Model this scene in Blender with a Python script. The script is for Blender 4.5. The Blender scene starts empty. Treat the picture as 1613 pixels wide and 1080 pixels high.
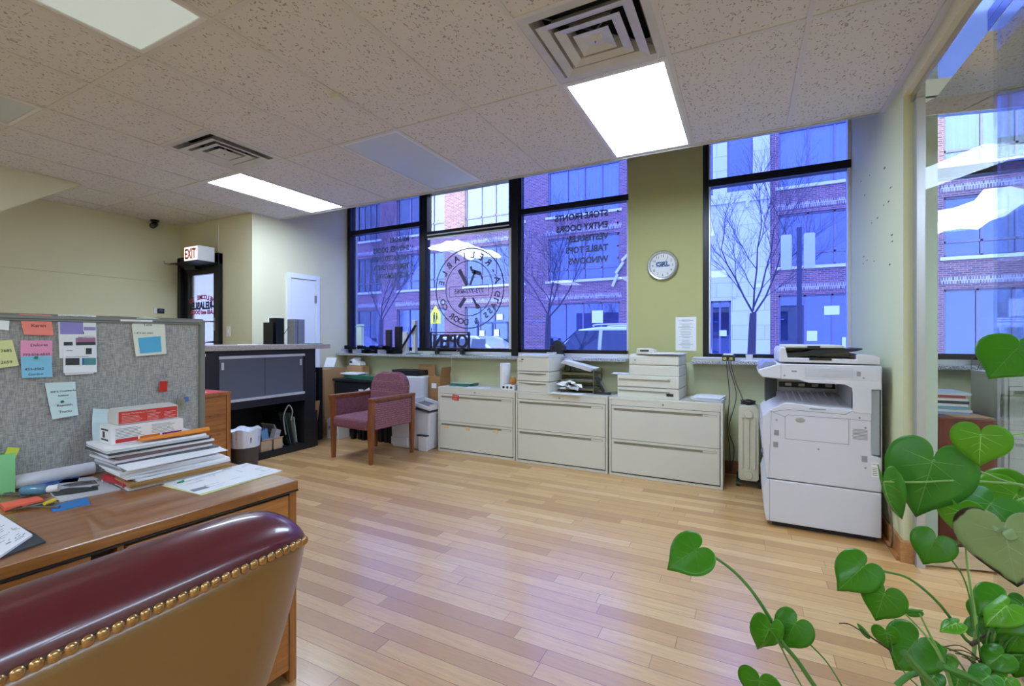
import bpy, math, random
from mathutils import Vector, Matrix
R_ = random.Random(7)
C = bpy.context.scene.collection
S = bpy.context.scene
rad = math.radians

# ------------------------------------------------------------ camera, world, exposure
CZ = 1.27
YAW = rad(27.1)
FPX = 719.0
cam_d = bpy.data.cameras.new('camera'); cam = bpy.data.objects.new('camera', cam_d); C.objects.link(cam)
cam_d.sensor_width = 36; cam_d.lens = FPX / 1613 * 36; cam_d.shift_y = -8 / 1613
cam_d.clip_start = 0.03; cam_d.clip_end = 300
cam.location = (0, 0, CZ); cam.rotation_euler = (rad(90), 0, YAW)
S.camera = cam
S.view_settings.view_transform = 'Standard'; S.view_settings.look = 'None'
S.view_settings.gamma = 1; S.view_settings.use_curve_mapping = False
S.view_settings.exposure = 0.48
SKY = 6.3        # overcast sky
PANEL = 19.0     # lit ceiling troffers
world = bpy.data.worlds.new('overcast_sky'); S.world = world; world.use_nodes = True
wn = world.node_tree.nodes; wl = world.node_tree.links
bg = wn['Background']
tc = wn.new('ShaderNodeTexCoord'); sep = wn.new('ShaderNodeSeparateXYZ'); rp = wn.new('ShaderNodeValToRGB')
wl.new(tc.outputs['Generated'], sep.inputs[0]); wl.new(sep.outputs['Z'], rp.inputs[0]); wl.new(rp.outputs[0], bg.inputs[0])
rp.color_ramp.elements[0].color = (.62, .74, 1, 1); rp.color_ramp.elements[1].color = (.82, .88, 1, 1)
bg.inputs[1].default_value = SKY

def ray(u, v):
    s, c = math.sin(YAW), math.cos(YAW); r = (u - 806.5) / FPX
    return Vector((-s + r * c, c + r * s, (532 - v) / FPX))
def at(u, v, f=None, X=None, Y=None, Z=None):
    """world point on the sight line of photo point (u,v) at a forward distance or on an axis plane"""
    d = ray(u, v)
    t = f if f is not None else X / d.x if X is not None else Y / d.y if Y is not None else (Z - CZ) / d.z
    return Vector((0, 0, CZ)) + d * t

# ------------------------------------------------------------ materials
def lin(c):
    if isinstance(c, str):
        c = [int(c[i:i + 2], 16) / 255 for i in (0, 2, 4)]
        c = [x / 12.92 if x <= .04045 else ((x + .055) / 1.055) ** 2.4 for x in c]
    return (c[0], c[1], c[2], 1)
def nmat(name):
    m = bpy.data.materials.new(name); m.use_nodes = True
    n = m.node_tree.nodes; return m, n, m.node_tree.links, n['Principled BSDF']
def coords(n, l, scale=(1, 1, 1), rot=(0, 0, 0), swap=None):
    t = n.new('ShaderNodeTexCoord'); out = t.outputs['Object']
    if swap:
        s = n.new('ShaderNodeSeparateXYZ'); c = n.new('ShaderNodeCombineXYZ'); l.new(out, s.inputs[0])
        for i, a in enumerate(swap): l.new(s.outputs[a], c.inputs[i])
        out = c.outputs[0]
    mp = n.new('ShaderNodeMapping'); mp.inputs['Scale'].default_value = scale; mp.inputs['Rotation'].default_value = rot
    l.new(out, mp.inputs[0]); return mp.outputs[0]
def mixc(n, l, fac, a, b, mode='MIX'):
    m = n.new('ShaderNodeMix'); m.data_type = 'RGBA'; m.blend_type = mode
    for sock, val in ((m.inputs[0], fac), (m.inputs[6], a), (m.inputs[7], b)):
        if hasattr(val, 'node'): l.new(val, sock)
        else: sock.default_value = val
    return m.outputs[2]
def ramp(n, l, src, stops):
    r = n.new('ShaderNodeValToRGB'); l.new(src, r.inputs[0]); e = r.color_ramp.elements
    while len(e) < len(stops): e.new(.5)
    for i, (p, c) in enumerate(stops): e[i].position = p; e[i].color = lin(c) if not isinstance(c, (int, float)) else (c, c, c, 1)
    return r.outputs[0]
def bump(n, l, p, src, strength, dist=.002):
    b = n.new('ShaderNodeBump'); b.inputs['Strength'].default_value = strength; b.inputs['Distance'].default_value = dist
    l.new(src, b.inputs['Height']); l.new(b.outputs[0], p.inputs['Normal'])
def noise(n, l, vec, scale, detail=3, rough=.55):
    x = n.new('ShaderNodeTexNoise'); x.inputs['Scale'].default_value = scale; x.inputs['Detail'].default_value = detail
    x.inputs['Roughness'].default_value = rough
    l.new(vec, x.inputs['Vector']); return x.outputs['Fac']
MATS = {}
def M(name, col, rough=.5, metal=0, var=.06, scale=6, bmp=0, bscale=80, coat=0, spec=.5):
    if name in MATS: return MATS[name]
    m, n, l, p = nmat(name); c = lin(col); v = coords(n, l)
    f = noise(n, l, v, scale)
    d = tuple(x * (1 - var) for x in c[:3]) + (1,); b = tuple(min(1, x * (1 + var)) for x in c[:3]) + (1,)
    l.new(mixc(n, l, f, d, b), p.inputs['Base Color'])
    p.inputs['Roughness'].default_value = rough; p.inputs['Metallic'].default_value = metal
    p.inputs['Coat Weight'].default_value = coat; p.inputs['Specular IOR Level'].default_value = spec
    if bmp: bump(n, l, p, noise(n, l, v, bscale, 2), bmp)
    MATS[name] = m; return m
def emis(name, col, strength):
    m, n, l, p = nmat(name); p.inputs['Base Color'].default_value = lin(col); p.inputs['Emission Color'].default_value = lin(col)
    p.inputs['Emission Strength'].default_value = strength; MATS[name] = m; return m
def glass(name, tint, refl=.8, ior=1.45, rough=0.0):
    m, n, l, p = nmat(name); n.remove(p); out = n['Material Output']
    t = n.new('ShaderNodeBsdfTransparent'); t.inputs[0].default_value = lin(tint)
    g = n.new('ShaderNodeBsdfGlossy'); g.inputs['Roughness'].default_value = rough
    fr = n.new('ShaderNodeFresnel'); fr.inputs[0].default_value = ior
    mu = n.new('ShaderNodeMath'); mu.operation = 'MULTIPLY'; mu.inputs[1].default_value = refl; l.new(fr.outputs[0], mu.inputs[0])
    mx = n.new('ShaderNodeMixShader'); l.new(mu.outputs[0], mx.inputs[0]); l.new(t.outputs[0], mx.inputs[1]); l.new(g.outputs[0], mx.inputs[2])
    l.new(mx.outputs[0], out.inputs[0]); MATS[name] = m; return m
def wood(name, c1, c2, rough=.35, axis='y', coat=.15, sc=1):
    m, n, l, p = nmat(name)
    st = {'x': (1.2, 22, 22), 'y': (22, 1.2, 22), 'z': (22, 22, 1.2)}[axis]
    v = coords(n, l, tuple(s * sc for s in st))
    a = noise(n, l, v, 1.6, 6, .65); b = noise(n, l, v, 9, 3)
    col = mixc(n, l, ramp(n, l, a, [(.32, 0.), (.68, 1.)]), lin(c1), lin(c2))
    col = mixc(n, l, ramp(n, l, b, [(.3, .35), (.42, 0.)]), col, tuple(x * .45 for x in lin(c1)[:3]) + (1,))
    l.new(col, p.inputs['Base Color']); p.inputs['Roughness'].default_value = rough; p.inputs['Coat Weight'].default_value = coat
    bump(n, l, p, b, .12, .001); MATS[name] = m; return m
def fabric(name, c1, c2, sc=260, fleck=None):
    m, n, l, p = nmat(name); v = coords(n, l, (1, 1, .12)); v2 = coords(n, l, (.12, .12, 1))
    a = noise(n, l, v, sc, 2); b = noise(n, l, v2, sc, 2)
    f = n.new('ShaderNodeMath'); f.operation = 'MULTIPLY_ADD'; f.inputs[1].default_value = .5
    h = n.new('ShaderNodeMath'); h.operation = 'MULTIPLY'; h.inputs[1].default_value = .5; l.new(b, h.inputs[0])
    l.new(a, f.inputs[0]); l.new(h.outputs[0], f.inputs[2])
    col = mixc(n, l, ramp(n, l, f.outputs[0], [(.4, 0.), (.6, 1.)]), lin(c1), lin(c2))
    if fleck:
        vo = n.new('ShaderNodeTexVoronoi'); vo.inputs['Scale'].default_value = 75; vo.inputs['Randomness'].default_value = .25
        l.new(coords(n, l, (1, 1, .6)), vo.inputs['Vector'])
        col = mixc(n, l, ramp(n, l, vo.outputs['Distance'], [(.12, .75), (.22, 0.)]), col, lin(fleck))
    l.new(col, p.inputs['Base Color']); p.inputs['Roughness'].default_value = .92; p.inputs['Specular IOR Level'].default_value = .2
    bump(n, l, p, f.outputs[0], .35, .001); MATS[name] = m; return m

# floor planks
m, n, l, p = nmat('oak_strip_floor'); v = coords(n, l)
br = n.new('ShaderNodeTexBrick'); br.offset = 0
def mth(op, a, b_=None):
    q = n.new('ShaderNodeMath'); q.operation = op
    for i_, x_ in enumerate((a, b_)):
        if x_ is None: continue
        if hasattr(x_, 'node'): l.new(x_, q.inputs[i_])
        else: q.inputs[i_].default_value = x_
    return q.outputs[0]
sx = n.new('ShaderNodeSeparateXYZ'); l.new(v, sx.inputs[0]); row = mth('FLOOR', mth('DIVIDE', sx.outputs['Y'], .082))
wn1 = n.new('ShaderNodeTexWhiteNoise'); wn1.noise_dimensions = '1D'; l.new(row, wn1.inputs['W'])
wn2 = n.new('ShaderNodeTexWhiteNoise'); wn2.noise_dimensions = '1D'; l.new(mth('ADD', row, 57.3), wn2.inputs['W'])
xx = mth('MULTIPLY', mth('ADD', mth('ADD', sx.outputs['X'], 20.0), mth('MULTIPLY', wn1.outputs[0], 9.0)), mth('ADD', .75, mth('MULTIPLY', wn2.outputs[0], .8)))
cx = n.new('ShaderNodeCombineXYZ'); l.new(xx, cx.inputs[0]); l.new(sx.outputs['Y'], cx.inputs[1]); l.new(cx.outputs[0], br.inputs['Vector'])
for k, x in (('Scale', 1), ('Brick Width', .95), ('Row Height', .082), ('Mortar Size', .0011), ('Mortar Smooth', .3), ('Bias', -.1)): br.inputs[k].default_value = x
br.inputs['Color1'].default_value = (0, 0, 0, 1); br.inputs['Color2'].default_value = (1, 1, 1, 1); br.inputs['Mortar'].default_value = (.5, .5, .5, 1)
base = ramp(n, l, br.outputs['Color'], [(0, 'b98b50'), (.3, 'cea166'), (.7, 'd9b074'), (1, 'e2be86')])
g1 = noise(n, l, coords(n, l, (1.6, 26, 1)), 2.2, 6, .65); g2 = noise(n, l, coords(n, l, (3, 120, 1)), 3, 3)
col = mixc(n, l, ramp(n, l, g1, [(.3, .55), (.62, 0.)]), base, lin('b58d62'))
col = mixc(n, l, ramp(n, l, g2, [(.30, .4), (.45, 0.)]), col, lin('8d5f36'))
col = mixc(n, l, br.outputs['Fac'], col, lin('5a3c22'))
l.new(col, p.inputs['Base Color']); p.inputs['Coat Weight'].default_value = .55
p.inputs['Coat Roughness'].default_value = .2
rr = n.new('ShaderNodeMapRange'); l.new(noise(n, l, v, 5, 4), rr.inputs[0]); rr.inputs[3].default_value = .3; rr.inputs[4].default_value = .5
l.new(rr.outputs[0], p.inputs['Roughness'])
bump(n, l, p, mixc(n, l, .5, g1, g2), .10, .001)
FLOOR = m
# ceiling tile with fissures
m, n, l, p = nmat('fissured_ceiling_tile'); v = coords(n, l, (1, 1, 1))
w1 = noise(n, l, v, 14, 2); vo = n.new('ShaderNodeTexVoronoi'); vo.inputs['Scale'].default_value = 52
wv = n.new('ShaderNodeVectorMath'); wv.operation = 'MULTIPLY_ADD'; wv.inputs[1].default_value = (.06, .06, .06)
nn = n.new('ShaderNodeTexNoise'); nn.inputs['Scale'].default_value = 30; l.new(v, nn.inputs['Vector'])
l.new(nn.outputs['Color'], wv.inputs[0]); l.new(coords(n, l, (1, .55, 1)), wv.inputs[2]); l.new(wv.outputs[0], vo.inputs['Vector'])
fis = ramp(n, l, vo.outputs['Distance'], [(.2, 1.), (.3, 0.)])
l.new(mixc(n, l, fis, lin('d6d3d2'), lin('a0968c')), p.inputs['Base Color']); p.inputs['Roughness'].default_value = .95
MATS['tile'] = m; TILE = m
# bricks outside
def brickmat(name, c1, c2, mo, bw=.22, rh=.075, ms=.008, swap=(0, 2, 1)):
    m, n, l, p = nmat(name); v = coords(n, l, swap=swap); b = n.new('ShaderNodeTexBrick'); l.new(v, b.inputs['Vector'])
    for k, x in (('Scale', 1), ('Brick Width', bw), ('Row Height', rh), ('Mortar Size', ms)): b.inputs[k].default_value = x
    b.inputs['Color1'].default_value = lin(c1); b.inputs['Color2'].default_value = lin(c2); b.inputs['Mortar'].default_value = lin(mo)
    l.new(b.outputs['Color'], p.inputs['Base Color']); p.inputs['Roughness'].default_value = .9; MATS[name] = m; return m
BRICK = brickmat('red_brick', '94605c', '6c484a', '9c9490')
SOLDIER = brickmat('soldier_course', 'a89490', '604a4e', 'c4bcb8', .075, .22, .01)
STONE = brickmat('limestone_blocks', 'd8d6d2', 'cfccc6', 'b5b2ac', 1.2, .6, .012)
LEFTW = M('beige_wall_paint', 'dad4b2', .75, var=.02, scale=2, bmp=.05)
GREENW = M('olive_wall_paint', 'd0d2a8', .75, var=.02, scale=2, bmp=.05)
WHITEP = M('white_paint', 'e6e6e6', .5, var=.01)
BLACKM = M('black_anodised_metal', '17181b', .35, .3)
ALU = M('white_aluminium', 'd9dbdf', .35, .3)
CHROME = M('polished_chrome', 'cfd3d8', .05, 1, var=.01)
STEEL = M('brushed_steel', '9a9da2', .3, .9)
GRAN = None
m, n, l, p = nmat('speckled_stone_sill'); v = coords(n, l)
l.new(ramp(n, l, noise(n, l, v, 160, 2), [(.35, '5a5a5e'), (.5, 'a4a6aa'), (.65, 'd8dade')]), p.inputs['Base Color']); p.inputs['Roughness'].default_value = .3
SILL = m
GL_BLUE = glass('blue_tinted_glass', 'aab8f2', .5)
GL_TINT = glass('blue_tint_film', 'aab8f2', .25)
GL_CLEAR = glass('clear_window_glass', 'f2f8ff', .8)
GL_DOOR = glass('clear_door_glass', 'f4f8f8', .5, 1.45)
PUTTY = M('putty_enamel_metal', 'd6d4c8', .38, .1, var=.015, bmp=.03, bscale=400)
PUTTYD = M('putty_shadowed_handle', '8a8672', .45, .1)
OFFW = M('off_white_plastic', 'd2d0c2', .45, var=.01)
COPW = M('pale_grey_plastic', 'd4d4dc', .42, var=.01)
GREYP = M('mid_grey_plastic', '8d8f96', .5)
DARKP = M('dark_plastic', '202226', .45)
PAPER = M('white_paper', 'e9eaec', .8, var=.02, scale=20)
INK = M('ink', '3a3c44', .8)
RED = M('red_print', 'c8362f', .5)
CARD = M('brown_cardboard', 'b78e63', .85, var=.05)
OAKX = wood('oak_grain_long', '8f5627', 'b97a3d', .32, 'y', .3)
OAKV = wood('oak_grain_upright', '8f5627', 'b8793c', .35, 'z', .2)
CHAIRW = wood('stained_chair_wood', '6e3a1c', '93542a', .3, 'z', .3)

# ------------------------------------------------------------ mesh builder
class MB:
    def __init__(s): s.v = []; s.f = []; s.mi = []; s.m = 0; s.T = None
    def add(s, vs, fs):
        b = len(s.v)
        for q in vs:
            q = Vector(q)
            if s.T is not None: q = s.T @ q
            s.v.append(q)
        for f in fs: s.f.append(tuple(b + i for i in f)); s.mi.append(s.m)
        return s
    def box(s, x0, x1, y0, y1, z0, z1):
        return s.add([(x0, y0, z0), (x1, y0, z0), (x1, y1, z0), (x0, y1, z0), (x0, y0, z1), (x1, y0, z1), (x1, y1, z1), (x0, y1, z1)],
                     [(0, 3, 2, 1), (4, 5, 6, 7), (0, 1, 5, 4), (1, 2, 6, 5), (2, 3, 7, 6), (3, 0, 4, 7)])
    def cbox(s, c, d, rz=0, rx=0, ry=0):
        T0 = s.T; L = Matrix.Translation(c) @ Matrix.Rotation(rz, 4, 'Z') @ Matrix.Rotation(ry, 4, 'Y') @ Matrix.Rotation(rx, 4, 'X')
        s.T = L if T0 is None else T0 @ L
        s.box(-d[0] / 2, d[0] / 2, -d[1] / 2, d[1] / 2, -d[2] / 2, d[2] / 2); s.T = T0; return s
    def prism(s, poly, a, b, axis='y'):
        """polygon of 2D points extruded a..b along an axis: y uses (x,z), x uses (y,z), z uses (x,y)"""
        k = len(poly)
        def q(p, t): return (p[0], t, p[1]) if axis == 'y' else (t, p[0], p[1]) if axis == 'x' else (p[0], p[1], t)
        vs = [q(p, a) for p in poly] + [q(p, b) for p in poly]
        fs = [tuple(range(k)), tuple(range(2 * k - 1, k - 1, -1))] + [(i, k + i, k + (i + 1) % k, (i + 1) % k) for i in range(k)]
        return s.add(vs, fs)
    def tube(s, pts, r, seg=8, cap=True):
        pts = [Vector(p) for p in pts]; k = len(pts); rs = r if isinstance(r, (list, tuple)) else [r] * k
        vs = []; fs = []; up = None
        for i, p in enumerate(pts):
            d = (pts[min(i + 1, k - 1)] - pts[max(i - 1, 0)])
            d = d.normalized() if d.length > 1e-9 else Vector((0, 0, 1))
            if up is None: up = Vector((0, 0, 1)) if abs(d.z) < .9 else Vector((1, 0, 0))
            a = (up - d * up.dot(d)).normalized(); b = d.cross(a); up = a
            for j in range(seg):
                t = 2 * math.pi * j / seg; vs.append(p + (a * math.cos(t) + b * math.sin(t)) * rs[i])
        for i in range(k - 1):
            for j in range(seg):
                fs.append((i * seg + j, i * seg + (j + 1) % seg, (i + 1) * seg + (j + 1) % seg, (i + 1) * seg + j))
        if cap: fs += [tuple(range(seg - 1, -1, -1)), tuple((k - 1) * seg + j for j in range(seg))]
        return s.add(vs, fs)
    def cyl(s, a, b, r, seg=16, r2=None): return s.tube([a, b], [r, r if r2 is None else r2], seg)
    def lathe(s, prof, c=(0, 0, 0), seg=24):
        vs = []; fs = []; k = len(prof)
        for (r, z) in prof:
            for j in range(seg):
                t = 2 * math.pi * j / seg; vs.append((c[0] + r * math.cos(t), c[1] + r * math.sin(t), c[2] + z))
        for i in range(k - 1):
            for j in range(seg): fs.append((i * seg + j, i * seg + (j + 1) % seg, (i + 1) * seg + (j + 1) % seg, (i + 1) * seg + j))
        if prof[0][0] > 1e-6: fs.append(tuple(range(seg - 1, -1, -1)))
        if prof[-1][0] > 1e-6: fs.append(tuple((k - 1) * seg + j for j in range(seg)))
        return s.add(vs, fs)
    def sph(s, c, r, sx=1, sy=1, sz=1, seg=12, rings=8):
        vs = []; fs = []
        for i in range(rings + 1):
            a = math.pi * i / rings
            for j in range(seg):
                t = 2 * math.pi * j / seg
                vs.append((c[0] + r * sx * math.sin(a) * math.cos(t), c[1] + r * sy * math.sin(a) * math.sin(t), c[2] - r * sz * math.cos(a)))
        for i in range(rings):
            for j in range(seg): fs.append((i * seg + j, i * seg + (j + 1) % seg, (i + 1) * seg + (j + 1) % seg, (i + 1) * seg + j))
        return s.add(vs, fs)
    def grid(s, fn, nu, nv):
        vs = [fn(i / nu, j / nv) for i in range(nu + 1) for j in range(nv + 1)]
        fs = [(i * (nv + 1) + j, (i + 1) * (nv + 1) + j, (i + 1) * (nv + 1) + j + 1, i * (nv + 1) + j + 1) for i in range(nu) for j in range(nv)]
        return s.add(vs, fs)
    def build(s, name, mat, parent=None, world=True, bev=0, smooth=False, solid=0, sub=0, seg=2):
        me = bpy.data.meshes.new(name); off = parent['_w'] if (parent is not None and world and '_w' in parent) else None
        vs = s.v
        if parent is not None and world:
            inv = wm(parent).inverted(); vs = [inv @ q for q in s.v]
        me.from_pydata([tuple(q) for q in vs], [], s.f)
        ms = mat if isinstance(mat, (list, tuple)) else [mat]
        for x in ms: me.materials.append(x)
        me.polygons.foreach_set('material_index', s.mi)
        me.validate()
        import bmesh
        bm = bmesh.new(); bm.from_mesh(me); bmesh.ops.remove_doubles(bm, verts=bm.verts, dist=1e-6); bmesh.ops.recalc_face_normals(bm, faces=bm.faces); bm.to_mesh(me); bm.free()
        if smooth:
            me.polygons.foreach_set('use_smooth', [True] * len(me.polygons)); me.set_sharp_from_angle(angle=rad(40))
        o = bpy.data.objects.new(name, me); C.objects.link(o)
        if parent is not None: o.parent = parent
        if solid: q = o.modifiers.new('t', 'SOLIDIFY'); q.thickness = solid; q.offset = 0
        if bev: q = o.modifiers.new('b', 'BEVEL'); q.width = bev; q.segments = seg; q.limit_method = 'ANGLE'; q.angle_limit = rad(40)
        if sub: q = o.modifiers.new('s', 'SUBSURF'); q.levels = sub; q.render_levels = sub
        return o
WM = {}
def wm(o):
    m = Matrix.Translation(o.location) @ o.rotation_euler.to_matrix().to_4x4()
    return wm(o.parent) @ m if o.parent else m
def tag(o, label=None, cat=None, group=None, kind=None):
    if label: o['label'] = label
    if cat: o['category'] = cat
    if group: o['group'] = group
    if kind: o['kind'] = kind
    return o
def thing(name, label, cat, loc=(0, 0, 0), rz=0, group=None):
    o = bpy.data.objects.new(name, None); C.objects.link(o); o.empty_display_size = .05
    o.location = loc; o.rotation_euler = (0, 0, rz); return tag(o, label, cat, group)
def struct(name, mb, mat, parent=None, **k):
    o = mb.build(name, mat, parent, **k)
    if parent is None: o['kind'] = 'structure'
    return o
def sempty(name, loc=(0, 0, 0)):
    o = bpy.data.objects.new(name, None); C.objects.link(o); o.location = loc; o['kind'] = 'structure'; return o
def dup(root, loc, rz=None, label=None):
    r = root.copy(); C.objects.link(r); r.location = loc
    if rz is not None: r.rotation_euler = (0, 0, rz)
    if label: r['label'] = label
    for ch in list(root.children):
        c = ch.copy(); C.objects.link(c); c.parent = r
        for g in ch.children:
            d = g.copy(); C.objects.link(d); d.parent = c
    return r
def text_mb(mb, s, size, o, xd, yd, align='LEFT', ext=.0008, off=.0, sx=1.0):
    cu = bpy.data.curves.new('t', 'FONT'); cu.body = s; cu.size = size; cu.align_x = align; cu.extrude = ext; cu.offset = off; cu.resolution_u = 3
    ob = bpy.data.objects.new('t', cu); C.objects.link(ob)
    dg = bpy.context.evaluated_depsgraph_get(); me = bpy.data.meshes.new_from_object(ob.evaluated_get(dg))
    o = Vector(o); xd = Vector(xd).normalized(); yd = Vector(yd).normalized(); zd = xd.cross(yd)
    mb.add([o + xd * q.co.x * sx + yd * q.co.y + zd * q.co.z for q in me.vertices], [tuple(f.vertices) for f in me.polygons])
    bpy.data.objects.remove(ob); bpy.data.curves.remove(cu); bpy.data.meshes.remove(me); return mb
def curve(pts, n=8):
    pts = [Vector(p) for p in pts]; out = []
    for i in range(len(pts) - 1):
        p0 = pts[max(i - 1, 0)]; p1 = pts[i]; p2 = pts[i + 1]; p3 = pts[min(i + 2, len(pts) - 1)]
        for k in range(n):
            t = k / n
            out.append(.5 * ((2 * p1) + (p2 - p0) * t + (2 * p0 - 5 * p1 + 4 * p2 - p3) * t * t + (3 * p1 - p0 - 3 * p2 + p3) * t ** 3))
    out.append(pts[-1]); return out

# ------------------------------------------------------------ room shell
ZC = 2.73; WY = 4.75; YC = 3.70
struct('floor', MB().box(-6.75, 3.6, -3.4, 4.95, -.1, 0), FLOOR)
W1 = (-5.1, -1.078); W2 = (-.367, .80); W3 = (1.25, 2.72); WZ0 = 1.06; WZ1 = 3.2
b = MB()
for x0, x1 in ((-5.1, 3.6),): b.box(x0, x1, WY, WY + .22, 0, WZ0 - .03)
b.box(-5.1, 3.6, WY, WY + .22, WZ1, 3.5)
struct('wall_windows', b, GREENW)
b = MB().box(W1[1], W2[0], WY, WY + .22, WZ0 - .03, WZ1)
struct('wall_pier', b, M('olive_wall_paint_backlit', 'b6b57c', .75, var=.02, bmp=.05))  # same wall paint made darker: the backlit shade is put into the colour
b = MB().box(W2[1], W3[0], WY, WY + .22, WZ0 - .03, WZ1).box(W3[1], 3.6, WY, WY + .22, WZ0 - .03, WZ1)
struct('wall_windows_right', b, GREENW)
struct('wall_left', MB().box(-6.75, -6.6, -3.4, 3.35, 0, 3.5), LEFTW)
b = MB().box(-6.75, -6.57, 3.35, 3.5, 0, 3.5).box(-5.68, -5.11, 3.35, 3.5, 0, 3.5).box(-6.57, -5.68, 3.35, 3.5, 2.30, 3.5)
struct('wall_entrance', b, LEFTW)
struct('wall_entrance_return', MB().box(-5.26, -5.11, 3.5, 4.97, 0, 3.5), LEFTW)
struct('wall_right', MB().box(.80, .885, 3.33, WY, 0, ZC).box(.80, .885, 3.72, WY, ZC, 3.5), GREENW)
struct('wall_right_pier', MB().box(.885, 1.08, 3.79, WY, 0, ZC), M('pale_sage_paint', 'dde0d0', .75, var=.02))
struct('wall_rear', MB().box(-6.75, 3.6, -3.55, -3.4, 0, 3.5), LEFTW)
struct('wall_far_right', MB().box(3.6, 3.75, -3.4, 4.97, 0, 3.5), LEFTW)
# sloped underside of a stair by the left wall
b = MB().prism([(2.0, ZC), (-1.2, ZC), (-1.2, .9), (-.5, .9)], -6.6, -5.61, 'x')
struct('trim_1', b, LEFTW)
struct('trim_2', MB().box(-6.62, -6.585, -3.3, 3.34, 1.98, 2.02), LEFTW)
# header beam over the glass partition
struct('trim_3', MB().box(.80, .93, -3.4, 3.33, 2.645, ZC), LEFTW)
struct('trim_4', MB().box(.83, .94, -1.6, 3.325, 2.6, 2.645), CHROME, bev=.002)
# slab above the ceiling
struct('trim_5', MB().box(-6.75, 3.75, -3.55, 4.97, 3.5, 3.6), M('dark_slab', '8a8a88', .9))
struct('trim_6', MB().box(-5.11, 3.6, YC, YC + .012, ZC - .012, 3.5), M('ceiling_edge_trim', 'b9b6b2', .6))
# ceiling tiles: cells between the runners, open where a diffuser drops in
XL = [-6.6, -6.32, -5.72, -5.115, -4.525, -3.96, -3.352, -2.765, -2.175, -1.56, -.955, -.352, .26, .80]
XR = [.93, 1.5, 2.1, 2.7, 3.3, 3.6]
YL = [-3.4, -2.46, -1.225, 0.01, 1.238, 2.475, YC]
VENTS = [(-.955, -.352, 1.865, 2.475), (-3.96, -3.352, 1.865, 2.475)]
LIT = {(-.955, 2.475), (-4.525, 2.475)}
OFF = {(-2.765, 2.475), (-2.765, .01), (-4.525, .01)}
BACK = {(-4.525, -2.46), (-2.765, -2.46), (-.955, -2.46), (1.5, -2.46), (1.5, .01), (2.1, 1.238)}  # the last one is an added, unseen fixture that brightens the sage pier
b = MB(); gridm = MB()
for XS in (XL, XR):
    for i in range(len(XS) - 1):
        for j in range(len(YL) - 1):
            x0, x1, y0, y1 = XS[i], XS[i + 1], YL[j], YL[j + 1]
            if x1 <= -5.1 and y0 > 2.4: y1 = 3.35
            k = (x0, y0)
            if k in LIT or k in OFF or k in BACK: continue
            vt = [q for q in VENTS if q[0] == x0 and y0 < q[2] < y1]
            if vt: y1 = vt[0][2]
            b.box(x0 + .002, x1 - .002, y0 + .002, y1 - .002, ZC, ZC + .015)
TB = M('ceiling_runner_metal', 'cfccc8', .5, var=.01)
struct('ceiling', b, TILE)
for x in XL[1:] + XR: gridm.box(x - .012, x + .012, -3.4, 3.34 if x < -5.2 else YC, ZC - .006, ZC + .004) if x not in (.80, 3.6) else None
for y in YL[1:]:
    gridm.box(-6.6, .80, y - .012, y + .012, ZC - .005, ZC + .004) if y < 3 else gridm.box(-5.11, .80, y - .02, y, ZC - .005, ZC + .004)
    gridm.box(.93, 3.6, y - .012, y + .012, ZC - .005, ZC + .004)
for q in VENTS: gridm.box(q[0], q[1], q[2] - .01, q[2] + .01, ZC - .005, ZC + .004)
gridm.box(.77, .80, -3.4, YC, ZC - .012, ZC + .004)
struct('trim_7', gridm, TB)
# baseboards
BB = wood('oak_baseboard', '8a5a30', 'a8733f', .4, 'x')
b = MB().box(-3.05, .8, WY - .018, WY, 0, .12); struct('baseboard_windows', b, BB, bev=.003)
b = MB().box(.782, .80, 3.33, WY - .02, 0, .12).box(.765, .80, 3.32, WY - .02, 0, .025).box(.78, .86, 3.305, 3.33, 0, .12); struct('baseboard_right', b, wood('oak_baseboard_y', '9c6b3a', 'bd874d', .4, 'y'), bev=.003)
struct('baseboard_left', MB().box(-6.6, -6.585, -3.3, 3.34, 0, .12), BB)
# sills
for i, (x0, x1) in enumerate(((-5.1, -1.06), (-.46, .795), (1.085, 2.85))):
    struct('trim_%d' % (8 + i), MB().box(x0, x1, 4.56, WY + .1, WZ0 - .03, WZ0), SILL, bev=.004)

# ------------------------------------------------------------ windows
def pane(parent, x0, x1, z0, z1, mat, y=4.80, name='window_pane'):
    return MB().box(x0, x1, y, y + .006, z0, z1).build(name, mat, parent)
def frame_rect(b, x0, x1, z0, z1, w, y0=4.765, y1=4.84):
    b.box(x0, x1, y0, y1, z0, z0 + w).box(x0, x1, y0, y1, z1 - w, z1).box(x0, x0 + w, y0, y1, z0 + w, z1 - w).box(x1 - w, x1, y0, y1, z0 + w, z1 - w)
win1 = sempty('window_1', (-3.1, WY, WZ0)); win2 = sempty('window_2', (.2, WY, WZ0)); win3 = sempty('window_3', (2, WY, WZ0))
b = MB()
# left bay
b.box(-5.1, -5.04, 4.765, 4.87, WZ0, WZ1).box(-3.80, -3.70, 4.76, 4.87, WZ0, WZ1).box(-5.04, -3.80, 4.765, 4.85, 2.735, 2.795)
b.box(-5.04, -3.80, 4.77, 4.85, 1.10, 1.145)
# centre bay: hopper vent above, fixed light below
frame_rect(b, -3.74, -2.40, 2.56, WZ1, .075, 4.75, 4.85)
b.box(-3.70, -2.43, 4.765, 4.85, 1.10, 1.145)
b.box(-2.44, -2.35, 4.745, 4.87, WZ0, WZ1)
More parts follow.
